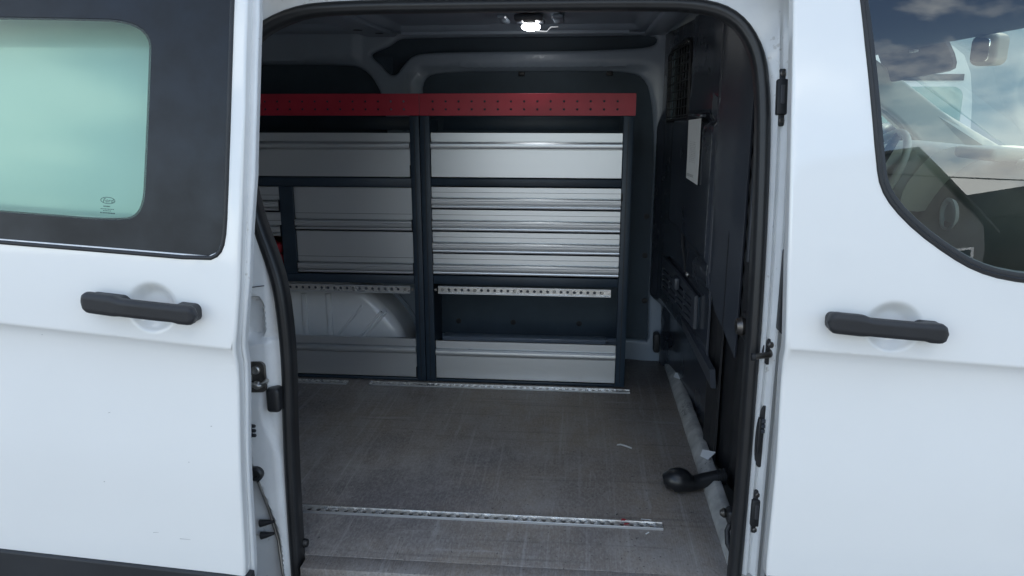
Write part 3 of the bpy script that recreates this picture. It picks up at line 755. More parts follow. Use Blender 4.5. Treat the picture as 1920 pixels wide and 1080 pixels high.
# sliding door, pushed back along the side
def zc_s(x): return 1.145 - .085 * (x + .635)
SY = -.22
def sl_fn(x, z):
    y = skin_y(x, z, SY, zc_s(x)) + cup(x, z, -.789, 1.221, .050, .047, .020)
    y += .010 * sstep(-.655, -.60, x) ** 2 * .6
    return (x, y, z)
edge = [(-.661, .60), (-.660, .72), (-.650, .97), (-.642, 1.14), (-.636, 1.18), (-.627, 1.26), (-.617, 1.40), (-.608, 1.58), (-.603, 1.77), (-.607, 1.90)]
GL = [(-.620, 1.87), (-.628, 1.60), (-.639, 1.40), (-.645, 1.345), (-.655, 1.322), (-.676, 1.312), (-.871, 1.3245), (-1.081, 1.3375), (-1.60, 1.372), (-1.60, 1.87)]
skin = edge[::-1] + [(-1.66, .66), (-1.66, 1.82)]
zb = lambda x: .672 - .06 * (x + .757)
skin = [(-.607, 1.90)] + edge[::-1][1:-2] + [(-.6615, zb(-.6615)), (-1.66, zb(-1.66)), (-1.66, 1.90)]
SD = panel('sliding_door', skin, [GL], sl_fn, (0, .024, 0), 'white_paint', VAN, .03, .006, dense=[(-.86, -.72, 1.165, 1.29, .0045), (-1.66, -.60, 1.06, 1.15, .012), (-.70, -.59, .65, 1.82, .012)], rows=5, lines=crease(-1.655, -.640, zc_s))
SD['label'] = 'white sliding door slid back on its track'
# inner shell of the door with a hem flange proud of the skin at its front edge
hem = [(-.597, 1.86), (-.590, 1.79), (-.5895, 1.74), (-.594, 1.60), (-.600, 1.46), (-.610, 1.36), (-.617, 1.27), (-.630, 1.17), (-.634, 1.14), (-.646, .93), (-.653, .70), (-.655, .645), (-1.64, .70), (-1.64, 1.86)]
panel('door_inner_shell', hem, [[(-.68, 1.79), (-.69, 1.37), (-1.57, 1.40), (-1.57, 1.79)]], lambda x, z: (x, skin_y(x, z, SY + .026, zc_s(x)), z), (0, .016, 0), 'jamb_paint', SD, .04, .005, dense=[(-.68, -.57, .65, 1.81, .012)], rows=4)
gin = smooth_pts([(-.772, 1.735), (-.776, 1.63), (-.786, 1.49), (-.797, 1.383), (-.87, 1.378), (-.971, 1.3845), (-1.20, 1.3985), (-1.56, 1.42), (-1.56, 1.748), (-1.2, 1.746), (-.95, 1.741)], 3, True)
cxg = -1.1
def glass_fn(x, z): return (x, skin_y(x, z, SY + .005, zc_s(x)), z)
gout = [(-.6225, 1.868), (-.6305, 1.60), (-.6415, 1.40), (-.6475, 1.346), (-.657, 1.3245), (-.677, 1.3145), (-.871, 1.327), (-1.081, 1.340), (-1.598, 1.3745), (-1.598, 1.868)]
panel('window_border', gout, [gin], glass_fn, (0, .004, 0), 'frit', SD, .05, .0015, rows=1)
gin2 = shrink(gin, .005)
panel('window_dot_band', shrink(gin, .0003), [gin2], lambda x, z: (x, glass_fn(x, z)[1] + .0006, z), (0, .0002, 0), 'dot_band', SD, .02, 0, grid=False)
panel('window_glass', shrink(gin, -.006), [], lambda x, z: (x, glass_fn(x, z)[1] + .0025, z), (0, .004, 0), 'green_glass', SD, .06, 0, solid=False)
path = [Vector((x, skin_y(x, z, SY + .001, zc_s(x)), z)) for x, z in smooth_pts(GL, 1)]
tube('window_gasket', path, .0042, 'rubber', SD, 8)
make_handle(-.908, -.690, 1.235, 1.215, SY, zc_s, SD)
panel('lower_cladding', [(-.652, zb(-.652) - .006), (-1.66, zb(-1.66) - .006), (-1.66, .42), (-.652, .42)], [], lambda x, z: (x, SY - .006 + .02 * sstep(.46, .40, z), z), (0, .03, 0), 'cladding', SD, .05, .006)
# maker's mark printed on the glass
def gl_at(cx, cz): return lambda u, v: (cx + u, glass_fn(cx + u, cz + v)[1] + .0012, cz + v - .06 * u)
mk = [gl_at(-.866, 1.416)(.0135 * math.cos(2 * math.pi * k / 28), .0058 * math.sin(2 * math.pi * k / 28)) for k in range(29)]
tube('glass_mark_ring', mk, .0005, 'glass_print', SD, 5)
link('glass_mark_word', text_mesh('Ford', .0105, gl_at(-.866, 1.4125), .3), 'glass_print', SD)
bm = bmesh.new()
rnd = random.Random(3)
for row, (dz, w, hgt) in enumerate(((-.012, .012, .0022), (-.0165, .024, .0014), (-.0195, .014, .0012), (-.024, .026, .0022))):
    u = -w / 2 - .003
    while u < w / 2 - .003:
        k = rnd.uniform(.0008, .0026); f = gl_at(-.866, 1.416); p = [f(u, dz), f(u + k, dz), f(u + k, dz + hgt), f(u, dz + hgt)]
        bm.faces.new([bm.verts.new(q) for q in p]); u += k + .0007
link('glass_mark_lines', bm_mesh(bm), 'glass_print', SD)

# scuffs and stone chips on the door paint
for (x, z, w, hh_, sl) in ((-.785, .742, .022, .0010, -.02), (-.84, .753, .012, .0008, .1), (-.62, .66, .012, .001, 0), (-.70, .985, .003, .0016, .2), (-.93, .86, .0025, .0022, 0), (-.80, .655, .010, .0008, 0), (-.905, 1.005, .004, .0012, .3), (-.75, .91, .002, .0015, 0), (-1.02, 1.16, .003, .001, 0)):
    v = [(x, sl_fn(x, z)[1] - .0006, z), (x + w, sl_fn(x + w, z + sl * w)[1] - .0006, z + sl * w), (x + w, sl_fn(x + w, z + sl * w)[1] - .0006, z + sl * w + hh_ * .6), (x, sl_fn(x, z)[1] - .0006, z + hh_)]
    link('scuff', mesh(v, [(0, 1, 2, 3)]), 'strip_grey', SD)
# front passenger door
def zc_f(x): return 1.148 - .055 * (x - .389)
FY = -.13
def fr_fn(x, z): return (x, skin_y(x, z, FY, zc_f(x)) + cup(x, z, .572, 1.194, .052, .047, .020), z)
zfb = lambda x: .672 - .035 * (x - .389)
fe = [(.371, 1.89), (.373, 1.77), (.377, 1.58), (.384, 1.30), (.390, 1.147), (.393, .94), (.391, zfb(.391))]
fo = fe + [(1.40, zfb(1.4)), (1.40, 1.44), (.96, 1.85), (.88, 1.89)]
FW = [(.468, 1.86), (.503, 1.629), (.523, 1.482), (.532, 1.443), (.555, 1.408), (.599, 1.366), (.657, 1.325), (.704, 1.299), (.755, 1.284), (.83, 1.276), (1.10, 1.262), (1.26, 1.268), (1.28, 1.30), (1.26, 1.36), (.90, 1.76), (.80, 1.86)]
FWs = smooth_pts(FW, 1, True)
FD = panel('front_door', fo, [FWs], fr_fn, (0, .03, 0), 'white_paint', VAN, .03, .006, dense=[(.50, .64, 1.142, 1.26, .0045), (.37, 1.3, 1.02, 1.10, .012), (.37, .42, .65, 1.83, .012)], rows=5, lines=crease(.396, 1.395, zc_f))
FD['label'] = 'closed white cab door with black pull handle'
gp = [Vector((x, skin_y(x, z, FY, zc_f(x)) + .004, z)) for x, z in FWs]
ngp = len(gp)
def fgr(i):
    a = gp[i - 1]; b = gp[(i + 1) % ngp]; t = (b - a).normalized(); Nn = Vector((0, -1, 0)); Nn = (Nn - t * Nn.dot(t)).normalized(); return (t.cross(Nn), Nn)
S0, _ = fgr(3); s_in = 1 if S0.x > 0 else -1
gprof = [(s_in * a, b) for a, b in [(-.003, -.006), (-.003, .003), (.0, .0065), (.005, .0065), (.007, .004), (.009, .004), (.015, .002), (.0165, -.003), (.0165, -.012), (.0, -.012)]]
if s_in < 0: gprof = gprof[::-1]
link('window_seal', sweep(gp, gprof, fgr, closed=True), 'rubber', FD, 40)
panel('window_glass', shrink(FWs, -.002), [], lambda x, z: (x, skin_y(x, z, FY, zc_f(x)) + .012, z), (0, .004, 0), 'cab_glass', FD, .05, 0, solid=False)
make_handle(.4460, .6560, 1.206, 1.191, FY, zc_f, FD)
panel('lower_cladding', [(.394, zfb(.394) - .006), (1.40, zfb(1.4) - .006), (1.40, .42), (.394, .42)], [], lambda x, z: (x, FY - .006 + .02 * sstep(.46, .40, z), z), (0, .03, 0), 'cladding', FD, .05, .006)
box('door_edge_seal', .386, .402, -.085, -.04, 1.16, 1.32, 'rubber', FD, .004)
box('door_card', .46, 1.38, -.07, -.04, .70, 1.255, 'cab_plastic', FD, .01)

# ---------------------------------------------------------------- cab seen through the door glass
def slab(name, quad, thick, m, parent):
    q = [Vector(p) for p in quad]; nn = (q[1] - q[0]).cross(q[2] - q[0]).normalized() * thick
    return link(name, mesh(q + [p + nn for p in q], [(0, 1, 2, 3), (7, 6, 5, 4), (0, 1, 5, 4), (1, 2, 6, 5), (2, 3, 7, 6), (3, 0, 4, 7)]), m, parent)
box('cab_headliner', .44, 1.09, .02, 1.64, 1.774, 1.84, 'headliner', VAN, .006)
wy0, wy1 = .03, 1.63
panel('windscreen', [(.04, 0), (1.62, 0), (1.60, 1), (.06, 1)], [], lambda y, t: (1.09 + .81 * (1 - t) + .06 * (1 - ((y - .83) / .8) ** 2), y, 1.80 - .54 * (1 - t)), (.004, 0, .003), 'clear_glass', VAN, .08, 0, solid=False)
for (ya, yb2, nm) in ((1.60, 1.55, 'front_pillar'), (.04, .09, 'front_pillar')):
    P = [(.98, ya, 1.80), (1.126, ya - .0, 1.70), (1.33, ya, 1.565), (1.53, ya, 1.44), (1.95, ya, 1.20)]
    pm = []
    for i, p in enumerate(P):
        w = [.05, .055, .065, .085, .10][i]
        pm.append((p, w))
    verts = []; faces = []
    for (x, y, z), w in pm:
        d = Vector((.85, 0, -.55)).normalized(); nrm = Vector((.55, 0, .85)).normalized(); sgn = 1 if ya > .8 else -1
        for (a, b) in ((-.6, 0), (.0, -.5), (.35, -.2), (.5, .3), (.3, .55), (-.4, .5)):
            verts.append(Vector((x, y, z)) + nrm * (a * w) + Vector((0, sgn * b * w, 0)))
    for i in range(len(pm) - 1):
        for j in range(6): faces.append((i * 6 + j, i * 6 + (j + 1) % 6, (i + 1) * 6 + (j + 1) % 6, (i + 1) * 6 + j))
    link(nm, mesh(verts, faces), 'cab_light_plastic', VAN, 50)
panel('pillar_trim', smooth_pts([(.95, 1.80), (1.03, 1.785), (1.13, 1.72), (1.34, 1.575), (1.54, 1.435), (1.70, 1.32), (1.42, 1.32), (1.37, 1.40), (1.29, 1.485), (1.20, 1.565), (1.10, 1.625), (.95, 1.655)], 1, True), [], lambda x, z: (x, 1.575 - (z - 1.5) * .15, z), (0, .03, 0), 'cab_light_plastic', VAN, .05, .012)
# far door below its window, dashboard, wheel, mirror, visor
farw = smooth_pts([(.46, 1.30), (.45, 1.77), (.88, 1.77), (.98, 1.69), (1.12, 1.62), (1.32, 1.46), (1.40, 1.30)], 1, True)
FDo = panel('far_door', [(.42, .62), (1.62, .62), (1.62, 1.38), (.93, 1.83), (.42, 1.83)], [farw], lambda x, z: (x, 1.76 - Tz(z), z), (0, -.05, 0), 'cab_light_plastic', VAN, .08, .004)
panel('far_window_glass', shrink(farw, -.004), [], lambda x, z: (x, 1.745 - Tz(z), z), (0, .004, 0), 'clear_glass', FDo, .08, 0, solid=False)
dm = prism_y(smooth_pts([(1.02, 1.02), (1.05, 1.22), (1.12, 1.36), (1.20, 1.43), (1.30, 1.445), (1.60, 1.42), (1.92, 1.26), (1.92, .9), (1.10, .9)], 2, True), .06, 1.60)
DB = link('dashboard', dm, 'cab_plastic', VAN, 50)
box('glovebox_tray', 1.14, 1.30, .12, .62, 1.425, 1.452, 'cab_light_plastic', DB, .012, 3)
bn = prism_y(smooth_pts([(.98, 1.30), (1.06, 1.44), (1.15, 1.475), (1.30, 1.46), (1.30, 1.35), (1.05, 1.25)], 2, True), .95, 1.38)
link('instrument_hood', bn, 'cab_light_plastic', DB, 50)
box('screen_hood', 1.10, 1.28, .66, .88, 1.44, 1.475, 'cab_light_plastic', DB, .015, 3)
link('speaker_grille', lathe([(.06, 0), (.058, .006), (.0003, .008)], 'z', 24, (1.46, 1.42, 1.434)), 'trim_grey', DB)
for y in (.30, .78, 1.48): link('air_vent', lathe([(.045, 0), (.05, -.012), (.04, -.014), (.036, -.004), (.0003, -.004)], 'x', 20, (1.075, y, 1.28)), 'white_plastic', DB)
# steering wheel
swc = Vector((.97, 1.17, 1.335)); Msw = Matrix.Translation(swc) @ Matrix.Rotation(R(-62), 4, 'Y')
ring = [Msw @ Vector((.19 * math.cos(2 * math.pi * k / 40), .19 * math.sin(2 * math.pi * k / 40), 0)) for k in range(41)]
SW = tube('steering_wheel', ring, .0125, 'cab_light_plastic', VAN, 12)
hubm = lathe([(.06, -.03), (.075, 0), (.06, .022), (.0003, .03)], 'z', 20); hubm.transform(Msw); link('wheel_hub', hubm, 'hub_plastic', SW)
for a in (0, 180, 90): tube('wheel_spoke', [Msw @ Vector((.05 * math.cos(R(a)), .05 * math.sin(R(a)), 0)), Msw @ Vector((.185 * math.cos(R(a)), .185 * math.sin(R(a)), 0))], [.02, .012], 'hub_plastic', SW, 8)
# rear-view mirror and visor
rv = panel('rear_view_mirror', rrect(.728, .775, 1.700, 1.772, .014), [], lambda y, z: (1.085 - (y - .75) * .7, y, z), (.03, .0, 0), 'cab_light_plastic', VAN, .03, .006)
panel('mirror_face', rrect(.732, .771, 1.705, 1.767, .011), [], lambda y, z: (1.0765 - (y - .75) * .7, y, z), (.002, 0, 0), 'mirror_glass', rv, .03, 0)
tube('mirror_stem', [(1.11, .77, 1.75), (1.14, .80, 1.775), (1.16, .84, 1.80)], .012, 'cab_light_plastic', rv, 10)
panel('sun_visor', [(1.58, 1.80), (1.58, 1.682), (1.10, 1.700), (1.055, 1.707), (1.038, 1.722), (1.034, 1.745), (1.05, 1.80)], [], lambda y, z: (1.10 + (1.80 - z) * .45, y, z), (.014, 0, 0), 'headliner', VAN, .06, .004)
box('visor_clip', 1.085, 1.10, 1.20, 1.24, 1.762, 1.770, 'white_plastic', VAN, .002)
# driver's seat
ds = box('seat_backrest', -.10, .08, -.24, .24, 0, .62, 'headliner', VAN, .05, 4, Matrix.Translation((.66, 1.18, .85)) @ Matrix.Rotation(R(-10), 4, 'Y'))
box('seat_headrest', -.05, .05, -.13, .13, .66, .86, 'headliner', ds, .04, 4, Matrix.Translation((.66, 1.18, .85)) @ Matrix.Rotation(R(-10), 4, 'Y'))
box('seat_cushion', .62, 1.15, .94, 1.42, .78, .92, 'headliner', VAN, .05, 4)
box('bonnet', 1.8, 2.35, .05, 1.60, .85, 1.17, 'white_paint', VAN, .12, 5)
box('front_wing', 1.35, 2.3, -.10, .06, .60, 1.12, 'white_paint', VAN, .05, 4)
# door mirror on the far side
mo = box('door_mirror', 1.24, 1.38, 1.78, 2.0, 1.30, 1.52, 'black_plastic', VAN, .04, 4)

# ================================================================== STORAGE RACKS
RY = 1.18
def drawer_profile(h, style):
    """closed (y,z) outline of an extruded aluminium front, z from 0 (bottom) to h, y negative = towards the door"""
    if style == 'low_grip':      # grip roll at the bottom, as on the stacked drawers
        f = [(0, h - .001), (0, .0445), (.001, .0440), (.011, .0438), (.011, .0405), (-.009, .0400), (-.0125, .0372), (-.0125, .0350), (-.0095, .0340), (-.0095, .0315), (-.0115, .0295), (-.0115, .0205), (-.0100, .0172), (.010, .0165), (.010, .0130), (-.006, .0125), (-.007, .0090), (-.006, .0045), (-.004, .0040)]
        return f + [(.013, .0040), (.013, h - .001)]
    t = .031
    return [(0, h), (0, h - t + .003), (.007, h - t + .0025), (.007, h - t), (-.008, h - t - .001), (-.0125, h - t - .007), (-.0135, h - t - .014), (-.0125, h - t - .020), (-.010, h - t - .0240), (.006, h - t - .0245), (.006, h - t - .0275), (-.003, h - t - .028), (-.003, .0030), (.013, .0030), (.013, h)]
def drawer(x0, x1, z0, z1, style, parent):
    h = z1 - z0
    d = link('drawer', prism_x([(RY + .004 + y, z0 + z) for y, z in drawer_profile(h, style)], x0, x1), 'aluminium', parent, 25)
    bm = bmesh.new(); add_box(bm, x0 + .012, x1 - .012, RY + .0175, RY + .29, z0 + .006, z1 - (.02 if z0 > .6 else .125), .001, 1)
    link('drawer_box', bm_mesh(bm), 'rack_steel', d)
    if style == 'low_grip':
        box('scribe_line', x0 + .001, x1 - .001, RY + .0025, RY + .0045, z0 + h - (h - .0435) * .80 + .0 if h > .1 else z0 + .0435 + (h - .0435) * .48, (z0 + h - (h - .0435) * .80 if h > .1 else z0 + .0435 + (h - .0435) * .48) + .0012, 'dark_steel', d, 0) if False else None
        zl = z0 + .0435 + (.017 if h < .1 else .020)
        box('scribe_line', x0 + .001, x1 - .001, RY + .0030, RY + .0050, zl, zl + .0011, 'trim_grey', d, 0)
    for xx in (x0 - .0016, x1 + .0002): box('end_cap', xx, xx + .0014, RY - .010, RY + .016, z0 + .003, z0 + min(h, .045), 'black_plastic', d, .0003, 1)
    return d
def wall_rail(x0, x1, zc, parent, bolts):
    w = .0125; pitch = .0245; n = int((x1 - x0 - .02) / pitch)
    hs = [circle(x0 + .016 + pitch * i, zc, .0058, 9) for i in range(n)]
    o = panel('lashing_rail', [(x0, zc - w), (x1, zc - w), (x1, zc + w), (x0, zc + w)], hs, lambda u, v: (u, RY - .002, v), (0, .004, 0), 'rail_metal', parent, .006, 0, ang=30)
    for z in (zc - w, zc + w): box('rail_edge', x0, x1, RY - .008, RY + .003, z - .0022, z + .0022, 'aluminium', o, .0006, 1)
    box('rail_channel', x0 + .001, x1 - .001, RY + .0022, RY + .0032, zc - w + .002, zc + w - .002, 'trim_grey', o, 0)
    for x in bolts: bolt('bolt', x, RY - .002, zc, .0055, 'steel', o)
    return o
def red_rail(x0, x1, hx, parent):
    z0, z1 = 1.5575, 1.6305
    hs = [circle(x, z, .0042, 8) for x in hx for z in (1.578, 1.605)]
    o = panel('perforated_rail', [(x0, z0), (x1, z0), (x1, z1), (x0, z1)], hs, lambda u, v: (u, RY - .002, v), (0, .0025, 0), 'red_steel', parent, .05, 0, ang=30)
    box('rail_flange', x0 + .001, x1 - .001, RY + .0008, RY + .030, z1 - .0008, z1 + .0016, 'red_steel', o, .0006, 1)
    box('rail_flange', x0 + .001, x1 - .001, RY + .0008, RY + .018, z0 - .0012, z0 + .0006, 'red_steel', o, .0004, 1)
    return o
def rack_frame(parent, x0, x1, zs, dz):
    for xa in (x0, x1 - .035):
        bm = bmesh.new(); add_box(bm, xa, xa + .035, RY - .004, RY + .020, .5625, 1.556, .0025, 2)
        po = link('post', bm_mesh(bm), 'rack_steel', parent)
        box('post_groove', xa + .0155, xa + .0180, RY - .0052, RY - .0035, .58, 1.54, 'black_plastic', po, 0)
    for xa in (x0 + .002, x1 - .0055): box('side_plate', xa, xa + .0035, RY + .0205, RY + .305, .5625, 1.54, 'rack_steel', parent, .0005, 1)
    for z0, z1 in zs:
        bm = bmesh.new(); add_box(bm, x0 + .0355, x1 - .0355, RY - .002, RY + .012, z0, z1, .002, 2); s = link('shelf_edge', bm_mesh(bm), 'rack_steel', parent)
        box('shelf_plate', x0 + .006, x1 - .006, RY + .0125, RY + .300, z0 + .002, z0 + .0045, 'rack_steel', s, .0003, 1)

X0, X1 = -.5745, .177
RR = thing('storage_rack', ((X0 + X1) / 2, RY + .15, .5625), 'dark steel drawer rack standing beside the bulkhead, with four slim stacked drawers', 'storage rack')
rack_frame(RR, X0, X1, [(1.310, 1.337), (.946, .978), (.5625, .572)], 0)
drawer(-.5365, .1405, 1.3385, 1.4965, 'top_grip', RR)
for k in range(4): drawer(-.5385, .1415, .9800 + .0818 * k, .9800 + .0818 * (k + 1) - .0016, 'low_grip', RR)
drawer(-.5365, .1405, .5735, .7235, 'top_grip', RR)
wall_rail(-.522, .117, .9245, RR, (-.506, -.385, -.235, -.09, .085))
red_rail(-.5738, .182, [-.526 + .0461 * i for i in range(15)], RR)
box('tray_back', X0 + .037, X1 - .037, RY + .26, RY + .265, 1.50, 1.55, 'rack_steel', RR, .001)
bolt('bolt', -.531, RY - .0045, .9245, .0055, 'steel', RR)
box('latch', .1415, .148, RY - .008, RY + .004, 1.262, 1.290, 'black_plastic', RR, .002)

Y0, Y1 = -1.95, -.5765
LR = thing('storage_rack', ((Y0 + Y1) / 2, RY + .15, .5625), 'dark steel drawer rack above the wheel arch, with deep drawers and a wide top drawer', 'storage rack')
rack_frame(LR, Y0, Y1, [(1.304, 1.336), (.944, .976), (.5625, .572)], 0)
drawer(Y0 + .037, -.6135, 1.3375, 1.4955, 'top_grip', LR)
for k in range(2): drawer(-1.054, -.6135, .9785 + .1625 * k, .9785 + .1625 * (k + 1) - .002, 'low_grip', LR)
for k in range(2): drawer(-1.52, -1.111, 1.114 + .0945 * k, 1.114 + .0945 * (k + 1) - .002, 'low_grip', LR)
dv = box('divider_post', -1.109, -1.056, RY - .003, RY + .02, .9765, 1.3035, 'rack_steel', LR, .002)
box('divider_plate', -1.085, -1.080, RY + .0205, RY + .30, .9765, 1.3035, 'rack_steel', dv, .001)
drawer(Y0 + .037, -.6135, .5735, .7285, 'top_grip', LR)
wall_rail(-1.45, -.628, .9225, LR, (-.648, -.845, -1.1))
bolt('bolt', -.619, RY - .0045, .9235, .0055, 'steel', LR)
red_rail(Y0, -.5752, [-.630 - .0461 * i for i in range(24)], LR)
box('tray_back', Y0 + .037, Y1 - .037, RY + .26, RY + .265, 1.50, 1.55, 'rack_steel', LR, .001)

# red case in the open bay of the left rack
rc = thing('tool_case', (-1.29, RY + .13, .9787), 'small red plastic case in the open bay under the slim drawers', 'case')
box('case_body', -1.46, -1.125, RY + .03, RY + .25, .9787, 1.045, 'red_plastic', rc, .008, 3)
box('case_lid', -1.462, -1.123, RY + .028, RY + .252, 1.0455, 1.085, 'red_plastic', rc, .010, 3)
box('case_latch', -1.20, -1.17, RY + .022, RY + .0285, 1.030, 1.060, 'black_plastic', rc, .003)

# ================================================================== LOOSE THINGS IN THE LOAD BAY
# black bulb-ended rubber pipe lying over the kick rail
hp = smooth_pts([(.252, .405, .612), (.262, .402, .611), (.278, .400, .609), (.300, .402, .610), (.322, .408, .614), (.350, .414, .619), (.385, .418, .624), (.412, .420, .628)], 1)
def hr(x): return .0205 + .0140 * sstep(.325, .285, x) * math.sqrt(max(0.05, 1 - max(0, (.288 - x) / .0385) ** 2)) - (.015 * sstep(.262, .250, x))
hz_pts = [(x, y, .5615 + max(hr(x), .018) + (.0 if x < .31 else (x - .31) * .22)) for x, y, z in hp]
hose = tube('rubber_pipe', hz_pts, [hr(p[0]) for p in hz_pts], 'hose_rubber', None, 20)
tag(hose, 'black rubber pipe with a bulbous end lying across the pale kick rail', 'pipe')
for k in range(3):
    b = lathe([(.0205, -.003), (.0235, -.001), (.0235, .002), (.0205, .003)], 'x', 18, (.388 + .009 * k, .4195, .5615 + .0195 + (.388 + .009 * k - .31) * .22))
    o = link('pipe_ring', b, 'hose_rubber', hose)
# inspection sheet taped on the bulkhead
def sheet_fn(y, z): return (bx(y) - .0185 + .0015 * math.sin(z * 40) * (1.5 - z) * 4, y, z)
sh = panel('paper_sheet', [(.960, 1.545), (.797, 1.553), (.793, 1.358), (.948, 1.366)], [], sheet_fn, (.0006, 0, 0), 'paper', None, .02, 0)
tag(sh, 'white printed sheet hanging on the dark bulkhead below the mesh window', 'paper')
bm = bmesh.new(); rnd = random.Random(5)
def ink(bm, y0, y1, z0, z1):
    p = [sheet_fn(y0, z0), sheet_fn(y1, z0), sheet_fn(y1, z1), sheet_fn(y0, z1)]
    bm.faces.new([bm.verts.new((q[0] - .0004, q[1], q[2])) for q in p])
for row in range(12):
    z = 1.480 - .0055 * row; y = .915
    while y > .845:
        k = rnd.uniform(.002, .006); ink(bm, y, y - k, z, z + .0012); y -= k + rnd.uniform(.0015, .012)
for row in range(3):
    z = 1.381 - .003 * row; y = .94
    while y > .855: k = rnd.uniform(.002, .006); ink(bm, y, y - k, z, z + .0012); y -= k + .0012
link('printed_lines', bm_mesh(bm), 'print_ink', sh)
# scraps on the floor
def scrap(name, pts, m, label, cat, grp=None, z=.5612, th=.0008):
    v = [Vector((x, y, z + dz)) for x, y, dz in pts]; n = len(v)
    o = link(name, mesh(v + [p + Vector((0, 0, th)) for p in v], [tuple(range(n)), tuple(range(n, 2 * n))] + [(i, (i + 1) % n, n + (i + 1) % n, n + i) for i in range(n)]), m, None, 20)
    return tag(o, label, cat, grp)
scrap('paper_scrap', [(.128, .675, 0), (.140, .672, .003), (.158, .662, .002), (.172, .655, 0), (.174, .663, 0), (.158, .671, .003), (.140, .680, .004), (.130, .684, 0)], 'paper', 'curled white paper scrap on the grey floor between the two rails', 'scrap')
scrap('tape_scrap', [(.118, .226, 0), (.128, .222, .003), (.132, .230, .002), (.122, .236, 0)], 'scrap_red', 'red tape scrap on the rack-side edge of the front floor rail', 'scrap', 'red scraps on the floor rail', .5675)
scrap('tape_scrap', [(.124, .207, 0), (.136, .205, .004), (.139, .212, .002), (.127, .214, 0)], 'scrap_red', 'red tape scrap on the door-side edge of the front floor rail', 'scrap', 'red scraps on the floor rail', .5675)
scrap('plastic_sliver', [(.170, .247, 0), (.196, .243, .001), (.197, .246, .001), (.171, .250, 0)], 'paper', 'thin white sliver on the floor beside the front rail', 'scrap')
scrap('plastic_chip', [(.178, .178, 0), (.186, .184, .002), (.184, .187, .002), (.176, .181, 0)], 'paper', 'tiny pale chip on the floor near the end of the front rail', 'scrap')
scrap('grit_crumb', [(.108, .262, 0), (.113, .262, .003), (.113, .267, .002), (.108, .267, 0)], 'rubber', 'tiny black crumb on the floor behind the front rail', 'crumb')

# ================================================================== WHAT SHOWS THROUGH AND IN THE CAB GLASS
# another white van parked beyond
PV = thing('parked_van', (1.3, 5.6, 0), 'second white van parked beyond, seen through the cab windows', 'van')
pvp = smooth_pts([(-1.7, .45), (-1.75, 1.3), (-1.70, 2.0), (-1.55, 2.16), (2.55, 2.16), (2.86, 2.10), (3.05, 1.96), (3.13, 1.55), (3.18, .45)], 1)
link('body', prism_y(pvp, 5.0, 6.7), 'white_paint', PV, 40)
box('roof_band', 1.6, 3.02, 4.985, 4.999, 1.80, 1.85, 'cladding', PV, .003)
panel('side_window', rrect(2.0, 3.03, 1.30, 1.75, .08), [], lambda x, z: (x, 4.992, z), (0, .006, 0), 'clear_glass', PV, .2, .003)
for cx in (-.9, 2.4): wheel(cx, 5.08, PV, .33)
box('sill_cladding', -1.7, 3.15, 4.985, 4.999, .46, .62, 'cladding', PV, .003)

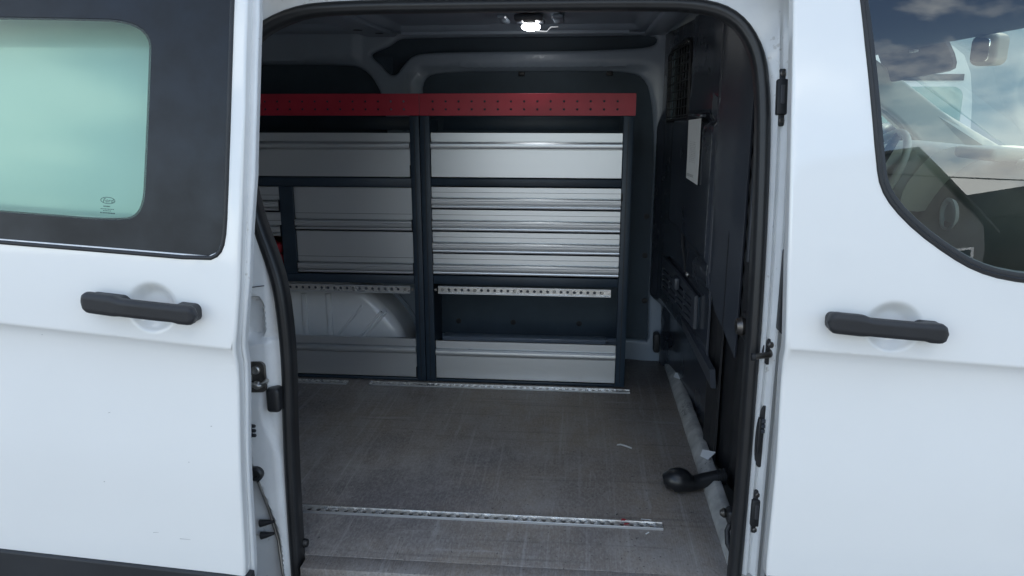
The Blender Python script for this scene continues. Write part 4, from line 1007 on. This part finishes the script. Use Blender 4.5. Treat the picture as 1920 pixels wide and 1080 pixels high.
WH = thing('warehouse', (16, 28, 0), 'long pale grey warehouse wall in the distance behind the second van', 'warehouse')
box('wall', -6, 46, 25, 40, 0, 8, 'pale_cladding', WH, .05); box('roof', -6.3, 46.3, 24.7, 40.3, 8.01, 8.4, 'trim_grey', WH, .05)
H = thing('house', (5.0, -15.5, 0), 'grey rendered house with a dark roof, reflected in the cab window', 'house')
HP = [(3.0, 0), (8.05, 0), (8.05, 2.75), (6.85, 4.95), (4.9, 4.45), (3.0, 3.4)]
link('wall', prism_y(HP, -18, -14), 'render_wall', H)
rfp = [(8.25, 2.42), (8.25, 2.52), (6.87, 5.07), (4.88, 4.56), (2.8, 3.40), (2.8, 3.30), (4.9, 4.47), (6.85, 4.97)]
link('roof', prism_y(rfp, -18.2, -13.8), 'roof_tile', H)
for x in (3.7, 5.2, 7.45):
    w = box('window', x - .4, x + .4, -13.998, -13.97, .95, 2.05, 'white_plastic', H, .01); box('pane', x - .34, x + .34, -13.975, -13.96, 1.01, 1.99, 'window_dark', w, .005)
H2 = thing('outbuilding', (10.5, -15.5, 0), 'dark brick outbuilding with overhanging flat roof, reflected in the cab window', 'building')
box('wall', 9.35, 13.1, -17, -14.2, 0, 3.1, 'brick_wall', H2, .02)
box('roof', 9.0, 13.4, -17.3, -13.8, 3.12, 4.0, 'roof_tile', H2, .04)
dr = box('door', 9.8, 10.6, -14.198, -14.15, .02, 2.0, 'cladding', H2, .01)
# wall between the buildings and a small tree behind it
gw = box('garden_wall', 8.06, 9.34, -16.2, -16.0, 0, 1.5, 'render_wall', None, .02); tag(gw, 'low grey garden wall between the house and the brick outbuilding', 'wall')
TR = thing('tree', (8.75, -19.5, 0), 'slender leafy tree behind the garden wall, reflected in the cab window', 'tree')
tube('trunk', [(8.75, -19.5, 0), (8.8, -19.5, 1.8), (8.72, -19.5, 3.4)], [.10, .07, .03], 'bark', TR, 8)
bm = bmesh.new(); rnd = random.Random(11)
for i in range(900):
    c = Vector((8.75 + rnd.gauss(0, .45), -19.5 + rnd.gauss(0, .45), 2.9 + rnd.gauss(0, .65))); s = rnd.uniform(.05, .11)
    a = Vector((rnd.uniform(-1, 1), rnd.uniform(-1, 1), rnd.uniform(-1, 1))).normalized(); b = a.orthogonal().normalized() * s
    bm.faces.new([bm.verts.new(c - a * s), bm.verts.new(c + b * .5), bm.verts.new(c + a * s), bm.verts.new(c - b * .5)])
link('crown', bm_mesh(bm), 'leaf', TR)
wr = tube('overhead_cable', [(2 + .5 * i, -11.5, 3.95 - .10 * math.sin(math.pi * i / 24) * 3 + .0 * i) for i in range(25)], .018, 'cladding', None, 6)
tag(wr, 'dark overhead cable sagging in front of the house', 'cable')
for x in (2.0, 14.0):
    pl_ = tube('cable_pole', [(x, -11.5, 0), (x, -11.5, 4.15)], [.09, .07], 'bark', None, 10)
    tag(pl_, 'wooden cable pole beside the ' + ('grey rendered house' if x < 5 else 'dark brick outbuilding'), 'pole', 'cable poles')
